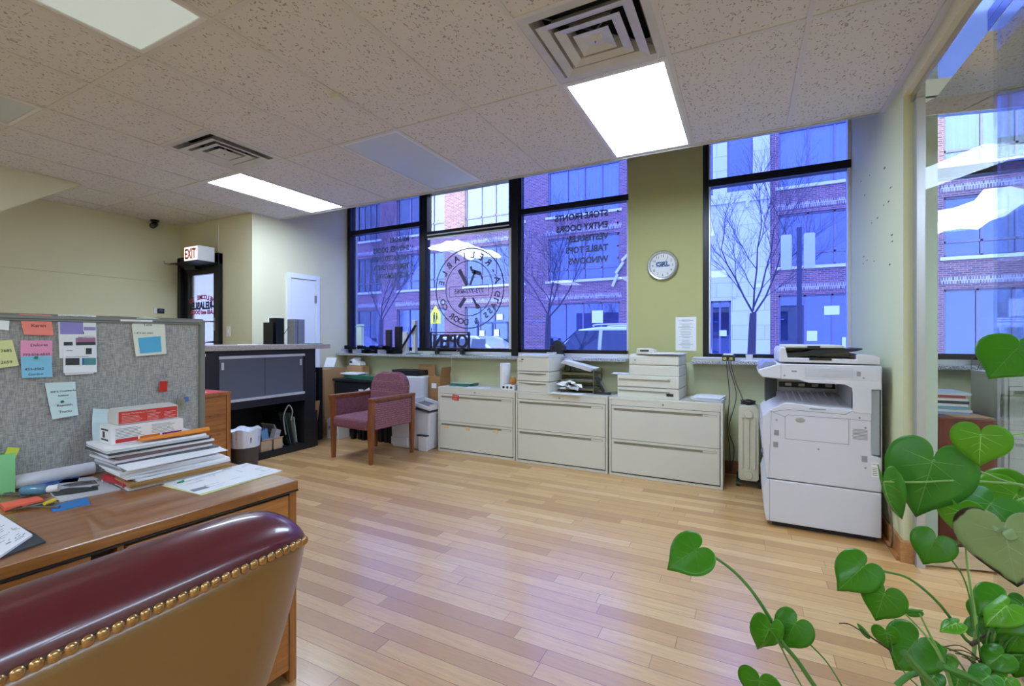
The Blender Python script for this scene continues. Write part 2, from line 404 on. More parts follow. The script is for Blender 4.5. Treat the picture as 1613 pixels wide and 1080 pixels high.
# right bay
b.box(-2.35, -1.078, 4.765, 4.85, 2.70, 2.765).box(-2.35, -1.078, 4.77, 4.85, 1.10, 1.14)
b.box(-2.35, -2.32, 4.77, 4.85, 1.1, WZ1)
b.build('window_frame', BLACKM, win1, bev=.003)
b = MB().box(-5.04, -1.078, 4.75, 4.85, WZ0, 1.10).box(-2.475, -2.44, 4.755, 4.85, 1.14, 2.56).box(-1.10, -1.078, 4.77, 4.85, 1.1, WZ1).box(-3.66, -2.47, 4.755, 4.76, 2.535, 2.56)
b.box(-3.66, -2.47, 4.745, 4.75, 2.585, 2.60)
b.build('window_channel', ALU, win1, bev=.002)
pane(win1, -5.04, -3.80, 1.145, 2.735, GL_BLUE); pane(win1, -5.04, -3.80, 2.795, WZ1, GL_BLUE)
pane(win1, -3.70, -2.475, 1.145, 2.56, GL_CLEAR); pane(win1, -3.665, -2.475, 2.635, WZ1 - .075, GL_CLEAR)
pane(win1, -2.32, -1.10, 1.14, 2.70, GL_BLUE); pane(win1, -2.32, -1.10, 2.765, WZ1, GL_BLUE)
b = MB().box(-3.13, -3.05, 4.715, 4.75, 2.60, 2.615).cyl((-3.09, 4.72, 2.607), (-3.09, 4.72, 2.65), .006).box(-3.78, -3.70, 4.73, 4.755, 2.73, 2.75)
b.build('window_latch', BLACKM, win1)
b = MB()
b.box(-.367, -.315, 4.765, 4.87, WZ0, WZ1).box(-.315, .80, 4.765, 4.87, 2.72, 2.79).box(-.315, .80, 4.77, 4.85, 1.085, 1.12)
b.build('window_frame', BLACKM, win2, bev=.003)
MB().box(-.315, -.30, 4.77, 4.85, 1.12, WZ1).box(.775, .80, 4.77, 4.85, 1.08, WZ1).box(-.33, .80, 4.76, 4.85, WZ0, 1.085).build('window_channel', ALU, win2, bev=.002)
pane(win2, -.30, .775, 1.12, 2.72, GL_BLUE); pane(win2, -.30, .775, 2.79, WZ1, GL_BLUE)
b = MB(); frame_rect(b, 1.25, 2.72, 2.53, WZ1, .08, 4.75, 4.85); b.box(1.25, 2.72, 4.765, 4.85, 1.10, 1.145).box(1.25, 1.30, 4.765, 4.85, 1.1, 2.6).box(2.68, 2.72, 4.765, 4.85, 1.1, 2.6)
b.build('window_frame', BLACKM, win3, bev=.003)
MB().box(1.25, 2.72, 4.75, 4.85, WZ0, 1.10).build('window_channel', ALU, win3)
pane(win3, 1.33, 2.64, 2.61, WZ1 - .08, GL_CLEAR); pane(win3, 1.30, 2.68, 1.145, 2.53, GL_CLEAR)

# lettering on the glass, written for the street
VINYL = M('blue_grey_vinyl_lettering', '4c5880', .6)
OUTX = (-1, 0, 0)
b = MB()
rows = ['MIRRORS', 'SHOWER DOORS', 'INSULATED UNITS', 'TEMPERED UNITS', 'ACID REMOVAL']
for i, r in enumerate(rows): text_mb(b, r, .098, (-4.0, 4.797, 2.565 - .12 * i), OUTX, (0, 0, 1), off=.0038, sx=.82)
b.build('window_lettering', VINYL, win1)
b = MB()
for i, r in enumerate(['STORE FRONTS', 'ENTRY DOORS', 'VESTIBULES', 'TABLE TOPS', 'WINDOWS']):
    text_mb(b, r, .094, (-1.305, 4.797, 2.575 - .123 * i), OUTX, (0, 0, 1), off=.0038, sx=.92)
b.build('window_lettering', VINYL, win1)
b = MB()
for i in range(5):
    b.cyl((-1.20, 4.797, 2.61 - .123 * i), (-1.20, 4.799, 2.61 - .123 * i), .011); b.cyl((-3.94, 4.797, 2.60 - .12 * i), (-3.94, 4.799, 2.60 - .12 * i), .011)
b.build('window_lettering_bullets', M('maroon_vinyl', '6a3a55', .6), win1)
LC = Vector((-3.06, 4.797, 1.885))
def ringmb(b, c, r0, r1, n=72):
    vs = []; fs = []
    for i in range(n):
        t = 2 * math.pi * i / n
        for r in (r0, r1):
            for dy in (0, .002): vs.append((c[0] + r * math.cos(t), c[1] + dy, c[2] + r * math.sin(t)))
    for i in range(n):
        a = 4 * i; d = 4 * ((i + 1) % n)
        fs += [(a, a + 2, d + 2, d), (a + 1, d + 1, d + 3, a + 3), (a, d, d + 1, a + 1), (a + 2, a + 3, d + 3, d + 2)]
    b.add(vs, fs)
b = MB(); ringmb(b, LC, .488, .502); ringmb(b, LC, .336, .347)
def arc_text(b, s, r, a0, a1, size, bottom=False):
    for i, ch in enumerate(s):
        a = rad(a0 + (a1 - a0) * i / (len(s) - 1))
        # angle measured as read from the street: 90 top; the street's left is +X
        px = LC.x - r * math.cos(a); pz = LC.z + r * math.sin(a)
        if ch == ' ': continue
        if not bottom: yd = (-math.cos(a), 0, math.sin(a)); xd = (-math.sin(a), 0, -math.cos(a))
        else: yd = (math.cos(a), 0, -math.sin(a)); xd = (math.sin(a), 0, math.cos(a))
        o = Vector((px, LC.y, pz)) - Vector(yd) * size * .35
        text_mb(b, ch, size, o, xd, yd, 'CENTER', off=.003)
arc_text(b, 'A-RELIABLE', .418, 168, 12, .115)
arc_text(b, 'GLASS & DOOR CO.', .418, 192, 348, .105, True)
text_mb(b, '773-777-6065', .085, LC + Vector((0, 0, -.06)), OUTX, (0, 0, 1), 'CENTER', off=.002, sx=.9)
for z0, z1, x0, x1 in ((-.10, -.094, -.29, .29), (.026, .032, -.29, .29)): b.box(LC.x + x0, LC.x + x1, LC.y, LC.y + .002, LC.z + z0, LC.z + z1)
for x0 in (-.29, .284): b.box(LC.x + x0, LC.x + x0 + .006, LC.y, LC.y + .002, LC.z - .10, LC.z + .03)
def bar2(b, p, q, w):
    p = Vector((LC.x + p[0], 0, LC.z + p[1])); q = Vector((LC.x + q[0], 0, LC.z + q[1])); d = (q - p).normalized(); nrm = Vector((-d.z, 0, d.x)) * w / 2
    b.prism([((p + nrm).x, (p + nrm).z), ((q + nrm).x, (q + nrm).z), ((q - nrm).x, (q - nrm).z), ((p - nrm).x, (p - nrm).z)], LC.y, LC.y + .002)
bar2(b, (.02, .04), (.10, .22), .03); bar2(b, (-.02, .04), (-.14, .24), .05); bar2(b, (.05, .21), (.17, .17), .05); bar2(b, (.05, .21), (.03, .27), .03)
bar2(b, (.17, .18), (.20, .10), .02); bar2(b, (.06, -.12), (.12, -.22), .03); bar2(b, (-.05, -.12), (-.14, -.23), .05)
b.cyl((LC.x + .13, LC.y, LC.z - .23), (LC.x + .13, LC.y + .002, LC.z - .23), .03)
b.build('window_emblem', M('dull_vinyl_emblem', '45456e', .6), win1)
# torn white film left on two panes
m, n, l, p = nmat('torn_white_film'); p.inputs['Base Color'].default_value = lin('f4f6fa'); p.inputs['Roughness'].default_value = .7
tr = n.new('ShaderNodeBsdfTranslucent'); tr.inputs[0].default_value = lin('e4eaf4'); mx = n.new('ShaderNodeMixShader'); mx.inputs[0].default_value = .93
l.new(p.outputs[0], mx.inputs[1]); l.new(tr.outputs[0], mx.inputs[2]); l.new(mx.outputs[0], n['Material Output'].inputs[0])
TORN = m
def torn(name, x0, x1, pts, y, parent):
    b = MB(); b.add([(x0 + (x1 - x0) * p, y, z) for p, z in pts], [tuple(range(len(pts)))]); return b.build(name, TORN, parent)
def torn_pane(parent, x0, x1, z0, z1, xt, up, lo):
    """tint film over a clear pane, torn open between the lines up and lo (left edge to xt), white residue in the tear"""
    U = [(x0 + (xt - x0) * p, z) for p, z in up]; L = [(x0 + (xt - x0) * p, z) for p, z in lo]; y = 4.7985
    b = MB(); b.add([(x, y, z) for x, z in [(x0, z1)] + U + [(x1, U[-1][1]), (x1, z1)]], [tuple(range(len(U) + 3))]); b.build('tint_film', GL_TINT, parent)
    b = MB(); b.add([(x, y, z) for x, z in [(x0, z0)] + L + [(x1, L[-1][1]), (x1, z0)]], [tuple(range(len(L) + 3))]); b.build('tint_film', GL_TINT, parent)
    b = MB(); pts = U + L[::-1][1:]; b.add([(x, 4.809, z) for x, z in pts], [tuple(range(len(pts)))]); b.build('torn_film', TORN, parent)
torn_pane(win1, -3.70, -2.475, 1.145, 2.56, -2.60,
    [(0, 2.445), (.08, 2.47), (.18, 2.475), (.28, 2.51), (.36, 2.495), (.42, 2.51), (.5, 2.47), (.58, 2.45), (.66, 2.40), (.72, 2.38), (.8, 2.345), (.88, 2.33), (.97, 2.275), (1, 2.24)],
    [(0, 2.445), (.05, 2.41), (.14, 2.40), (.2, 2.375), (.34, 2.39), (.42, 2.36), (.5, 2.29), (.56, 2.25), (.62, 2.225), (.66, 2.26), (.72, 2.24), (.78, 2.27), (.86, 2.25), (.97, 2.225), (1, 2.24)])
torn_pane(win3, 1.30, 2.68, 1.145, 2.53, 1.98, [(0, 2.28), (.25, 2.30), (.42, 2.34), (.5, 2.42), (.72, 2.42), (.85, 2.38), (.98, 2.37), (1, 2.31)],
    [(0, 2.05), (.15, 2.12), (.3, 2.13), (.45, 2.11), (.55, 2.17), (.68, 2.20), (.8, 2.27), (1, 2.31)])

# ------------------------------------------------------------ entrance door in the left corner
door1 = sempty('door_1', (-6.12, 3.35, 0))
b = MB().box(-6.57, -6.50, 3.30, 3.44, 0, 2.30).box(-5.75, -5.68, 3.30, 3.44, 0, 2.30).box(-6.57, -5.68, 3.30, 3.44, 2.17, 2.30)
b.build('door_frame', BLACKM, door1, bev=.003)
b = MB().box(-6.50, -6.40, 3.34, 3.39, .02, 2.17).box(-5.85, -5.75, 3.34, 3.39, .02, 2.17).box(-6.40, -5.85, 3.34, 3.39, 2.07, 2.17).box(-6.40, -5.85, 3.34, 3.39, .02, .2)
b.build('door_leaf', BLACKM, door1, bev=.003)
pane(door1, -6.40, -5.85, .2, 2.07, GL_CLEAR, 3.36, 'door_glass')
b = MB().box(-6.38, -6.14, 3.28, 3.335, 2.13, 2.18).box(-6.35, -5.85, 3.26, 3.275, 2.19, 2.205).cyl((-6.16, 3.27, 2.17), (-6.16, 3.27, 2.2), .012)
b.build('door_closer', M('dark_closer_metal', '34363a', .35, .7), door1, bev=.003)
b = MB().tube([(-5.80, 3.34, 1.47), (-5.80, 3.27, 1.47), (-5.92, 3.265, 1.47)], .010).box(-5.815, -5.785, 3.325, 3.34, 1.36, 1.52)
b.tube([(-5.80, 3.34, 1.22), (-5.80, 3.25, 1.22), (-5.93, 3.25, 1.20), (-5.95, 3.26, 1.0)], .012)
b.build('door_handle', STEEL, door1, smooth=True)
b = MB()
text_mb(b, 'GLASS and DOOR', .068, (-5.80, 3.352, 1.572), OUTX, (0, 0, 1), off=.0035, sx=1.08)
for i, ch in enumerate('WELCOME TO'):
    a = rad(112 - 44 * i / 9); r = .62; px = -6.12 - r * math.cos(a); pz = 1.14 + r * math.sin(a)
    text_mb(b, ch, .078, (px, 3.352, pz), (-math.sin(a), 0, -math.cos(a)), (-math.cos(a), 0, math.sin(a)), 'CENTER', off=.0035)
b.build('door_lettering', M('red_vinyl', 'b23a48', .6), door1)
b = MB(); text_mb(b, 'A-RELIABLE', .125, (-5.79, 3.352, 1.635), OUTX, (0, 0, 1), off=.006, sx=.86); b.build('door_lettering', M('black_vinyl', '15161c', .6), door1)
# white door in the return wall
door2 = sempty('door_2', (-5.11, 4.03, 0))
DW = M('white_door_paint', 'e3e6ee', .45, var=.01)
MB().box(-5.11, -5.085, 3.785, 3.845, 0, 2.09).box(-5.11, -5.085, 4.22, 4.28, 0, 2.09).box(-5.11, -5.085, 3.845, 4.22, 2.03, 2.09).build('door_frame', DW, door2, bev=.004)
MB().box(-5.11, -5.10, 3.85, 4.215, .01, 2.025).build('door_leaf', DW, door2, bev=.002)
for z in (1.78, .4): MB().box(-5.10, -5.08, 4.205, 4.225, z - .05, z + .05).build('door_hinge', STEEL, door2)

# ------------------------------------------------------------ frameless glass door and sidelite
t = thing('glass_door', 'frameless glass door with polished rails standing ajar beside the copier', 'door', (.86, 3.31, 0), rad(13.6))
def loc(t): 
    b = MB(); return b
b = MB().box(.02, .72, -.006, .006, .13, 2.50); b.build('glass_panel', GL_DOOR, t, world=False)
b = MB().box(.01, .72, -.022, .022, 2.50, 2.595); b.build('top_rail', CHROME, t, world=False, bev=.002)
b = MB().box(.01, .72, -.022, .022, .012, .13); b.build('bottom_rail', CHROME, t, world=False, bev=.002)
struct('trim_11', MB().box(.842, .882, 3.27, 3.33, 0, 2.6), M('satin_aluminium_jamb', 'b4b7ba', .35, .6), bev=.003)
t = thing('glass_partition', 'fixed glass sidelite with polished rails behind the potted plant', 'partition', (.93, 1.5, 0))
MB().box(.924, .936, -.2, 2.62, .1, 2.56).build('glass_panel', GL_DOOR, t)
MB().box(.905, .955, -.2, 2.62, 0, .1).build('bottom_rail', CHROME, t, bev=.002)
MB().box(.905, .955, -.2, 2.62, 2.555, 2.6).build('top_rail', CHROME, t, bev=.002)

# ------------------------------------------------------------ ceiling fixtures
LAMP = emis('lit_troffer_lens', 'cfe4ff', PANEL)
DIM = M('unlit_prismatic_lens', 'c3ccd0', .35, var=.02)
HALF = emis('faintly_lit_lens', 'c9d6d2', .35)
WM_ = M('white_enamel_frame', 'dcdcda', .4, var=.01)
def troffer(x0, x1, y0, y1, mat, label, grp):
    t = thing('ceiling_light', label, 'ceiling light', ((x0 + x1) / 2, (y0 + y1) / 2, ZC), group=grp)
    b = MB(); w = .022
    for a in ((x0, x1, y0, y0 + w), (x0, x1, y1 - w, y1), (x0, x0 + w, y0 + w, y1 - w), (x1 - w, x1, y0 + w, y1 - w)): b.box(*a, ZC - .004, ZC + .06)
    b.box(x0, x1, y0, y1, ZC + .06, ZC + .07)
    b.build('frame', WM_, t, bev=.001)
    MB().box(x0 + w, x1 - w, y0 + w, y1 - w, ZC + .002, ZC + .008).build('lens', mat, t)
e = .012
troffer(-.955 + e, -.352 - e, 2.475 + e, YC - .02, LAMP, 'lit troffer light beside the large air diffuser, above the wall clock', 'recessed lights')
troffer(-4.525 + e, -3.96 - e, 2.475 + e, YC - .02, LAMP, 'lit troffer light near the corner beyond the smaller air diffuser', 'recessed lights')
troffer(-2.765 + e, -2.175 - e, 2.475 + e, YC - .02, DIM, 'unlit troffer light at the ceiling edge over the middle window', 'recessed lights')
troffer(-2.765 + e, -2.175 - e, .01 + e, 1.238 - e, HALF, 'faintly glowing troffer light nearest the camera over the desk', 'recessed lights')
troffer(-4.525 + e, -3.96 - e, .01 + e, 1.238 - e, DIM, 'unlit troffer light cut by the left edge of the photo', 'recessed lights')
bk = ['in the rear left', 'in the rear middle', 'in the rear right', 'in the room behind the glass, at its rear', 'in the room behind the glass, at its middle', 'in the room behind the glass, nearest its window, added to brighten the pier']
for (x0, y0), s in zip(sorted(BACK), bk):
    xs = XL if x0 in XL else XR; x1 = xs[xs.index(x0) + 1]; y1 = YL[YL.index(y0) + 1]
    troffer(x0 + e, x1 - e, y0 + e, y1 - e, LAMP, 'lit troffer light behind the camera ' + s, 'recessed lights')
VENTM = M('dusty_grey_diffuser_metal', 'c4c2be', .4, .1, var=.15, scale=9)
def vent(x0, x1, y0, y1, label):
    cx, cy = (x0 + x1) / 2, (y0 + y1) / 2; t = thing('air_diffuser', label, 'air vent', (cx, cy, ZC), group='square ceiling diffusers')
    def ring(b, r0, z0, r1, z1, th=.003):
        for s in (0, 1, 2, 3):
            a = s * math.pi / 2; ca, sa = math.cos(a), math.sin(a)
            q = lambda x, y, z: (cx + x * ca - y * sa, cy + x * sa + y * ca, z)
            b.add([q(-r0, -r0, z0), q(r0, -r0, z0), q(r1, -r1, z1), q(-r1, -r1, z1), q(-r0, -r0, z0 + th), q(r0, -r0, z0 + th), q(r1, -r1, z1 + th), q(-r1, -r1, z1 + th)],
                  [(0, 1, 2, 3), (7, 6, 5, 4), (0, 4, 5, 1), (1, 5, 6, 2), (2, 6, 7, 3), (3, 7, 4, 0)])
    h = (x1 - x0) / 2 - .004
    b = MB(); ring(b, h, ZC - .004, h - .05, ZC - .002); ring(b, h - .05, ZC - .002, h - .075, ZC + .07); b.build('rim', VENTM, t)
    b = MB().box(cx - h + .03, cx + h - .03, cy - h + .03, cy + h - .03, ZC + .12, ZC + .13); 
    for s in (-1, 1): b.box(cx + s * (h - .035) - .003, cx + s * (h - .035) + .003, cy - h + .03, cy + h - .03, ZC + .06, ZC + .12).box(cx - h + .03, cx + h - .03, cy + s * (h - .035) - .003, cy + s * (h - .035) + .003, ZC + .06, ZC + .12)
    b.build('duct', M('black_duct_void', '1a1a1c', .9), t)
    for r, z in ((.222, .0), (.155, .004), (.085, .010)):
        b = MB(); ring(b, r, ZC - .020 + z * .5, r - .045, ZC - .010 + z * .5)
        if r == .085: ring(b, r - .045, ZC - .005, .001, ZC - .014)
        else: ring(b, r - .045, ZC - .010 + z * .5, r - .062, ZC + .04 + z)
        b.build('louvre', VENTM, t)
    MB().cyl((cx, cy, ZC - .02), (cx, cy, ZC + .03), .004).cyl((cx - .24, cy - .24, ZC + .04), (cx + .24, cy + .24, ZC + .04), .004).cyl((cx + .24, cy - .24, ZC + .04), (cx - .24, cy + .24, ZC + .04), .004).build('bracket', STEEL, t)
vent(*VENTS[0], 'large-looking square air diffuser beside the bright ceiling light above the cabinets')
vent(*VENTS[1], 'smaller-looking square air diffuser left of the small heat sensor near the far light')
b = MB().cbox((-2.19, 1.985, ZC - .014), (.065, .10, .028), rz=.15); tag(b.build('ceiling_sensor', M('cream_sensor_plastic', 'cfcdc4', .5), bev=.008), 'small white plastic sensor box on the ceiling runner', 'sensor')
a = at(1027, 88, Z=ZC)
b = MB().tube(curve([(-.38, 2.36, ZC - .01), (-.40, 2.42, ZC - .05), (-.395, 2.44, ZC - .09), (-.39, 2.44, ZC - .22)]), .0015, 5)
tag(b.build('hanging_wire', M('thin_white_wire', 'd8d8d4', .5)), 'thin pale wire dangling from the large diffuser over the bright light', 'wire')

# ------------------------------------------------------------ outside: street, buildings, cars, trees
ST = -.15
struct('trim_street', MB().box(-60, 60, 7.5, 15.5, ST - .1, ST), M('asphalt', '6d7078', .85, bmp=.2))
struct('trim_sidewalk', MB().box(-60, 60, 4.97, 7.5, ST - .1, -.02).box(-60, 60, 15.5, 21.5, ST - .1, -.02), M('sidewalk_concrete', 'b9bbc0', .85))
FY = 21.5
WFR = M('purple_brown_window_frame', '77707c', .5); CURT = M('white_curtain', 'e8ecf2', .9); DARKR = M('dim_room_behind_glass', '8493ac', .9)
PANEO = glass('street_window_glass', 'cfdcf0', 3.2, 1.5)
STONEW = M('pale_sill_stone', 'd2cfd0', .8)
def facade_window(parent, x0, x1, z0, z1, divs, sash=True, curtains=False, y=FY):
    b = MB(); w = .07
    b.box(x0, x1, y + .10, y + .2, z0, z0 + w).box(x0, x1, y + .10, y + .2, z1 - w, z1)
    for d in divs: 
        xx = x0 + (x1 - x0) * d; b.box(max(x0, xx - w / 2), min(x1, xx + w / 2), y + .10, y + .2, z0, z1)
    b.box(x0, x0 + w, y + .10, y + .2, z0, z1).box(x1 - w, x1, y + .10, y + .2, z0, z1)
    if sash: b.box(x0, x1, y + .10, y + .2, z0 + .5, z0 + .58)
    f = b.build('window', WFR, parent)
    MB().box(x0, x1, y + .15, y + .16, z0, z1).build('pane', PANEO, f)
    if curtains:
        c = MB(); k = 40
        c.grid(lambda a, q: (x0 + .1 + (x1 - x0 - .2) * a, y + .32 + .04 * math.sin(a * (x1 - x0) * 28), z0 + (z1 - z0) * q), 160, 1)
        c.build('curtain', CURT, f)
    return f
def wall_with_openings(b, X0, X1, Z0, Z1, ops, y0, y1):
    xs = sorted({X0, X1} | {v for o in ops for v in o[:2]}); zs = sorted({Z0, Z1} | {v for o in ops for v in o[2:4]})
    for i in range(len(xs) - 1):
        run = None
        for j in range(len(zs) - 1):
            cx, cz = (xs[i] + xs[i + 1]) / 2, (zs[j] + zs[j + 1]) / 2
            solid = not any(o[0] < cx < o[1] and o[2] < cz < o[3] for o in ops)
            if solid and run is None: run = zs[j]
            if (not solid or j == len(zs) - 2) and run is not None:
                b.box(xs[i], xs[i + 1], y0, y1, run, zs[j + 1] if solid else zs[j]); run = None
def brick_building(label, X0, X1, bays, lites):
    t = thing('brick_building', label, 'building', ((X0 + X1) / 2, FY + 1, 0), group='buildings across the street')
    ops = []
    for x0, x1 in bays:
        for z0, z1 in ((4.14, 6.28), (7.38, 9.7)): ops.append((x0, x1, z0, z1))
        ops.append((x0, x1, 0.0, 3.0))
    b = MB(); wall_with_openings(b, X0, X1, ST, 10.7, ops, FY, FY + .35); b.box(X0, X1, FY + 5, FY + 5.2, ST, 10.7); b.build('wall', BRICK, t)
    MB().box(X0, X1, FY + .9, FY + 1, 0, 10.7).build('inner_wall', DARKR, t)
    for x0, x1 in bays:
        for z in (3.18, 6.46, 9.88):
            if True:
                MB().box(x0 - .1, x1 + .1, FY - .03, FY, z, z + .24).build('soldier_course', SOLDIER, t)
        for z0, z1 in ((4.14, 6.28), (7.38, 9.7)):
            facade_window(t, x0, x1, z0, z1, lites, True, z0 > 7 and x1 - x0 > 3)
            MB().box(x0 - .12, x1 + .12, FY - .08, FY + .1, z0 - .12, z0).build('sill', STONEW, t)
        f = facade_window(t, x0, x1, 0, 3.0, [.25, .5, .75] if x1 - x0 > 3 else [.5], False)
        MB().box(x0, x1, FY + .1, FY + .2, 0, .35).build('kick_panel', M('dark_blue_panel', '4b5570', .5), f)
    return t
L4 = [.28, .52, .76]
bb = brick_building('long red brick building with lettered storefronts seen through the three-part window', -40, -3.2, [(-37, -33.6), (-32.2, -28.6), (-27.3, -23.8), (-22.2, -20.2), (-18.87, -15.35), (-13.97, -10.3), (-8.95, -5.3)], L4)
rb = brick_building('red brick building with large windows on the right across the street', .895, 40, [(1.2, 4.85), (6.3, 9.95), (11.4, 15), (16.5, 20), (22, 25.5)], L4)
# entrance doors of the brick building
b = MB().box(-12.3, -12.24, FY + .08, FY + .1, .1, 2.1).box(-11.35, -11.29, FY + .08, FY + .1, .1, 2.1).box(-13.25, -13.19, FY + .08, FY + .1, .1, 2.1).box(-13.25, -11.29, FY + .08, FY + .1, 2.05, 2.15)
b.build('shop_door_frame', M('dark_blue_panel', '4b5570', .5), bb)
b = MB()
for x, z, w, h in ((-12.0, 1.55, .3, .35), (-12.9, 1.5, .3, .35), (-11.8, 2.4, .35, .3), (-6.4, 2.3, .55, .6), (-16.6, 1.6, .4, .5)): b.box(x - w / 2, x + w / 2, FY + .09, FY + .1, z - h / 2, z + h / 2)
b.build('window_notice', PAPER, bb)
b = MB()
for x, z, w, h in ((3.0, 2.35, .5, .35), (2.35, 1.35, .35, .4), (3.5, 1.1, .35, .4)): b.box(x - w / 2, x + w / 2, FY + .09, FY + .1, z - h / 2, z + h / 2)
b.build('window_notice', PAPER, rb)
t = thing('stone_building', 'pale limestone building with a dark doorway between the two brick buildings', 'building', (-1.1, FY + 1, 0), group=None)
b = MB(); wall_with_openings(b, -3.2, .895, ST, 10.7, [(-1.33, -.55, 0, 2.85), (-.7, .27, 7.4, 9.8), (-2.4, -1.25, 7.4, 9.8), (-2.9, -2.0, 0, 2.85)], FY - .1, FY + .3)
b.box(-3.2, .895, FY - .2, FY - .1, 6.95, 7.12).box(-.85, .42, FY - .22, FY - .1, 7.12, 7.4).box(-.6, -.45, FY - .2, FY - .1, 6.7, 6.95).box(.0, .15, FY - .2, FY - .1, 6.7, 6.95)
for i in range(14):
    a0 = math.pi * (.02 + .075 * i) / 1.1; r = 2.6
    b.cbox((-3.0 + r * math.cos(a0), FY - .13, 3.1 + 1.15 * r * math.sin(a0)), (.12, .08, .62), ry=-a0 + .1)
b.build('wall', STONE, t)
f = facade_window(t, -1.33, -.55, 0, 2.85, [.45], False, y=FY - .1); facade_window(t, -.7, .27, 7.4, 9.8, [], True, y=FY - .1); facade_window(t, -2.4, -1.25, 7.4, 9.8, [.5], True, y=FY - .1)
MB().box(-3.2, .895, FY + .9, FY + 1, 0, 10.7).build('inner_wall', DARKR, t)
MB().box(-1.0, -.72, FY - .02, FY - .01, 1.35, 1.6).box(.35, .6, FY - .13, FY - .1, 3.35, 3.5).build('window_notice', PAPER, t)

def car(label, x, y, L, H, paint, hood=.22, flip=1, wagon=False):
    t = thing('parked_car', label, 'car', (x, y, ST), 0 if flip > 0 else math.pi, 'cars parked in the street')
    W = .92; h0 = .25; belt = H * .58
    rear = .97 if wagon else .86
    prof = [(0, h0), (0, belt * .72), (L * .03, belt * .86), (L * hood, belt), (L * (hood + .02), belt), (L * (hood + .16), H - .06), (L * (hood + .26), H), (L * .72, H), (L * rear, H - .1 if wagon else belt + .25), (L * .985, belt + .05), (L, belt * .8), (L, h0)]
    b = MB(); k = len(prof)
    def wv(z): return W if z <= belt else W - .22 * (z - belt) / (H - belt)
    vs = [(px - L / 2, -wv(pz), pz) for px, pz in prof] + [(px - L / 2, wv(pz), pz) for px, pz in prof]
    b.add(vs, [tuple(range(k)), tuple(range(2 * k - 1, k - 1, -1))] + [(i, k + i, k + (i + 1) % k, (i + 1) % k) for i in range(k)])
    body = b.build('body', paint, t, world=False, bev=.05, smooth=True, seg=3)
    g = MB(); zb, zt = belt + .04, H - .09
    def off(z): return W - .22 * (z - belt) / (H - belt) + .012
    x0 = hood + .05; cuts = [(x0, .47), (.49, .68), (.70, rear - .04)]
    for i, (a, c) in enumerate(cuts):
        for s in (-1, 1):
            ta = a + (.10 if i == 0 else 0); tc = c - (.02 if i == 2 and not wagon else 0)
            q = [(a * L - L / 2, s * off(zb), zb), (c * L - L / 2, s * off(zb), zb), (tc * L - L / 2, s * off(zt), zt), (ta * L - L / 2, s * off(zt), zt)]
            q2 = [(p[0], p[1] - s * .03, p[2]) for p in q]
            g.add(q + q2, [(0, 1, 2, 3), (7, 6, 5, 4), (0, 4, 5, 1), (1, 5, 6, 2), (2, 6, 7, 3), (3, 7, 4, 0)])
    g.build('windows', M('car_glass', '2b3648', .08), t, world=False)
    wsd = MB(); a0 = L * (hood + .02) - L / 2; a1 = L * (hood + .16) - L / 2
    wsd.add([(a0 + .03, -.78, belt + .03), (a0 + .03, .78, belt + .03), (a1 - .02, .66, H - .08), (a1 - .02, -.66, H - .08), (a0 - .02, -.78, belt + .05), (a0 - .02, .78, belt + .05), (a1 - .06, .66, H - .06), (a1 - .06, -.66, H - .06)], [(0, 1, 2, 3), (7, 6, 5, 4), (0, 4, 5, 1), (1, 5, 6, 2), (2, 6, 7, 3), (3, 7, 4, 0)])
    wsd.build('windscreen', M('car_glass', '2b3648', .08), t, world=False)
    for xx in (L * .18, L * .8):
        for s in (-1, 1):
            w = MB(); w.lathe([(.0, -.1), (.2, -.1), (.33, -.09), (.34, 0), (.33, .09), (.2, .1), (0, .1)], (0, 0, 0), 20)
            o = w.build('wheel', M('tyre_rubber', '1c1d20', .8), t, world=False, smooth=True); o.rotation_euler = (rad(90), 0, 0); o.location = (xx - L / 2, s * (W - .06), .34)
    for s in (-1, 1): MB().cbox((L * (hood + .07) - L / 2, s * (W + .09), belt + .08), (.12, .18, .12)).build('mirror', paint, t, world=False, bev=.02)
    if wagon:
        for s in (-1, 1): MB().tube(curve([(L * (hood + .24) - L / 2, s * .68, H), (L * (hood + .28) - L / 2, s * .68, H + .06), (L * .88 - L / 2, s * .68, H + .05), (L * .92 - L / 2, s * .68, H - .03)]), .018).build('roof_rail', ALU, t, world=False)
    return t
car('white sport utility car with roof rails parked nearest the middle of the three-part window', -3.15, 12.0, 4.9, 1.70, M('white_car_paint', 'e3e7ee', .2, coat=1), .2, 1, True)
car('silver sedan parked in front of the white sport utility car', -8.0, 12.1, 4.4, 1.48, M('silver_car_paint', 'b4bccb', .2, .3, coat=1), .25)
car('grey car parked farthest left in the street', -13.6, 12.1, 4.4, 1.50, M('grey_car_paint', '8e98ac', .2, .3, coat=1), .25)
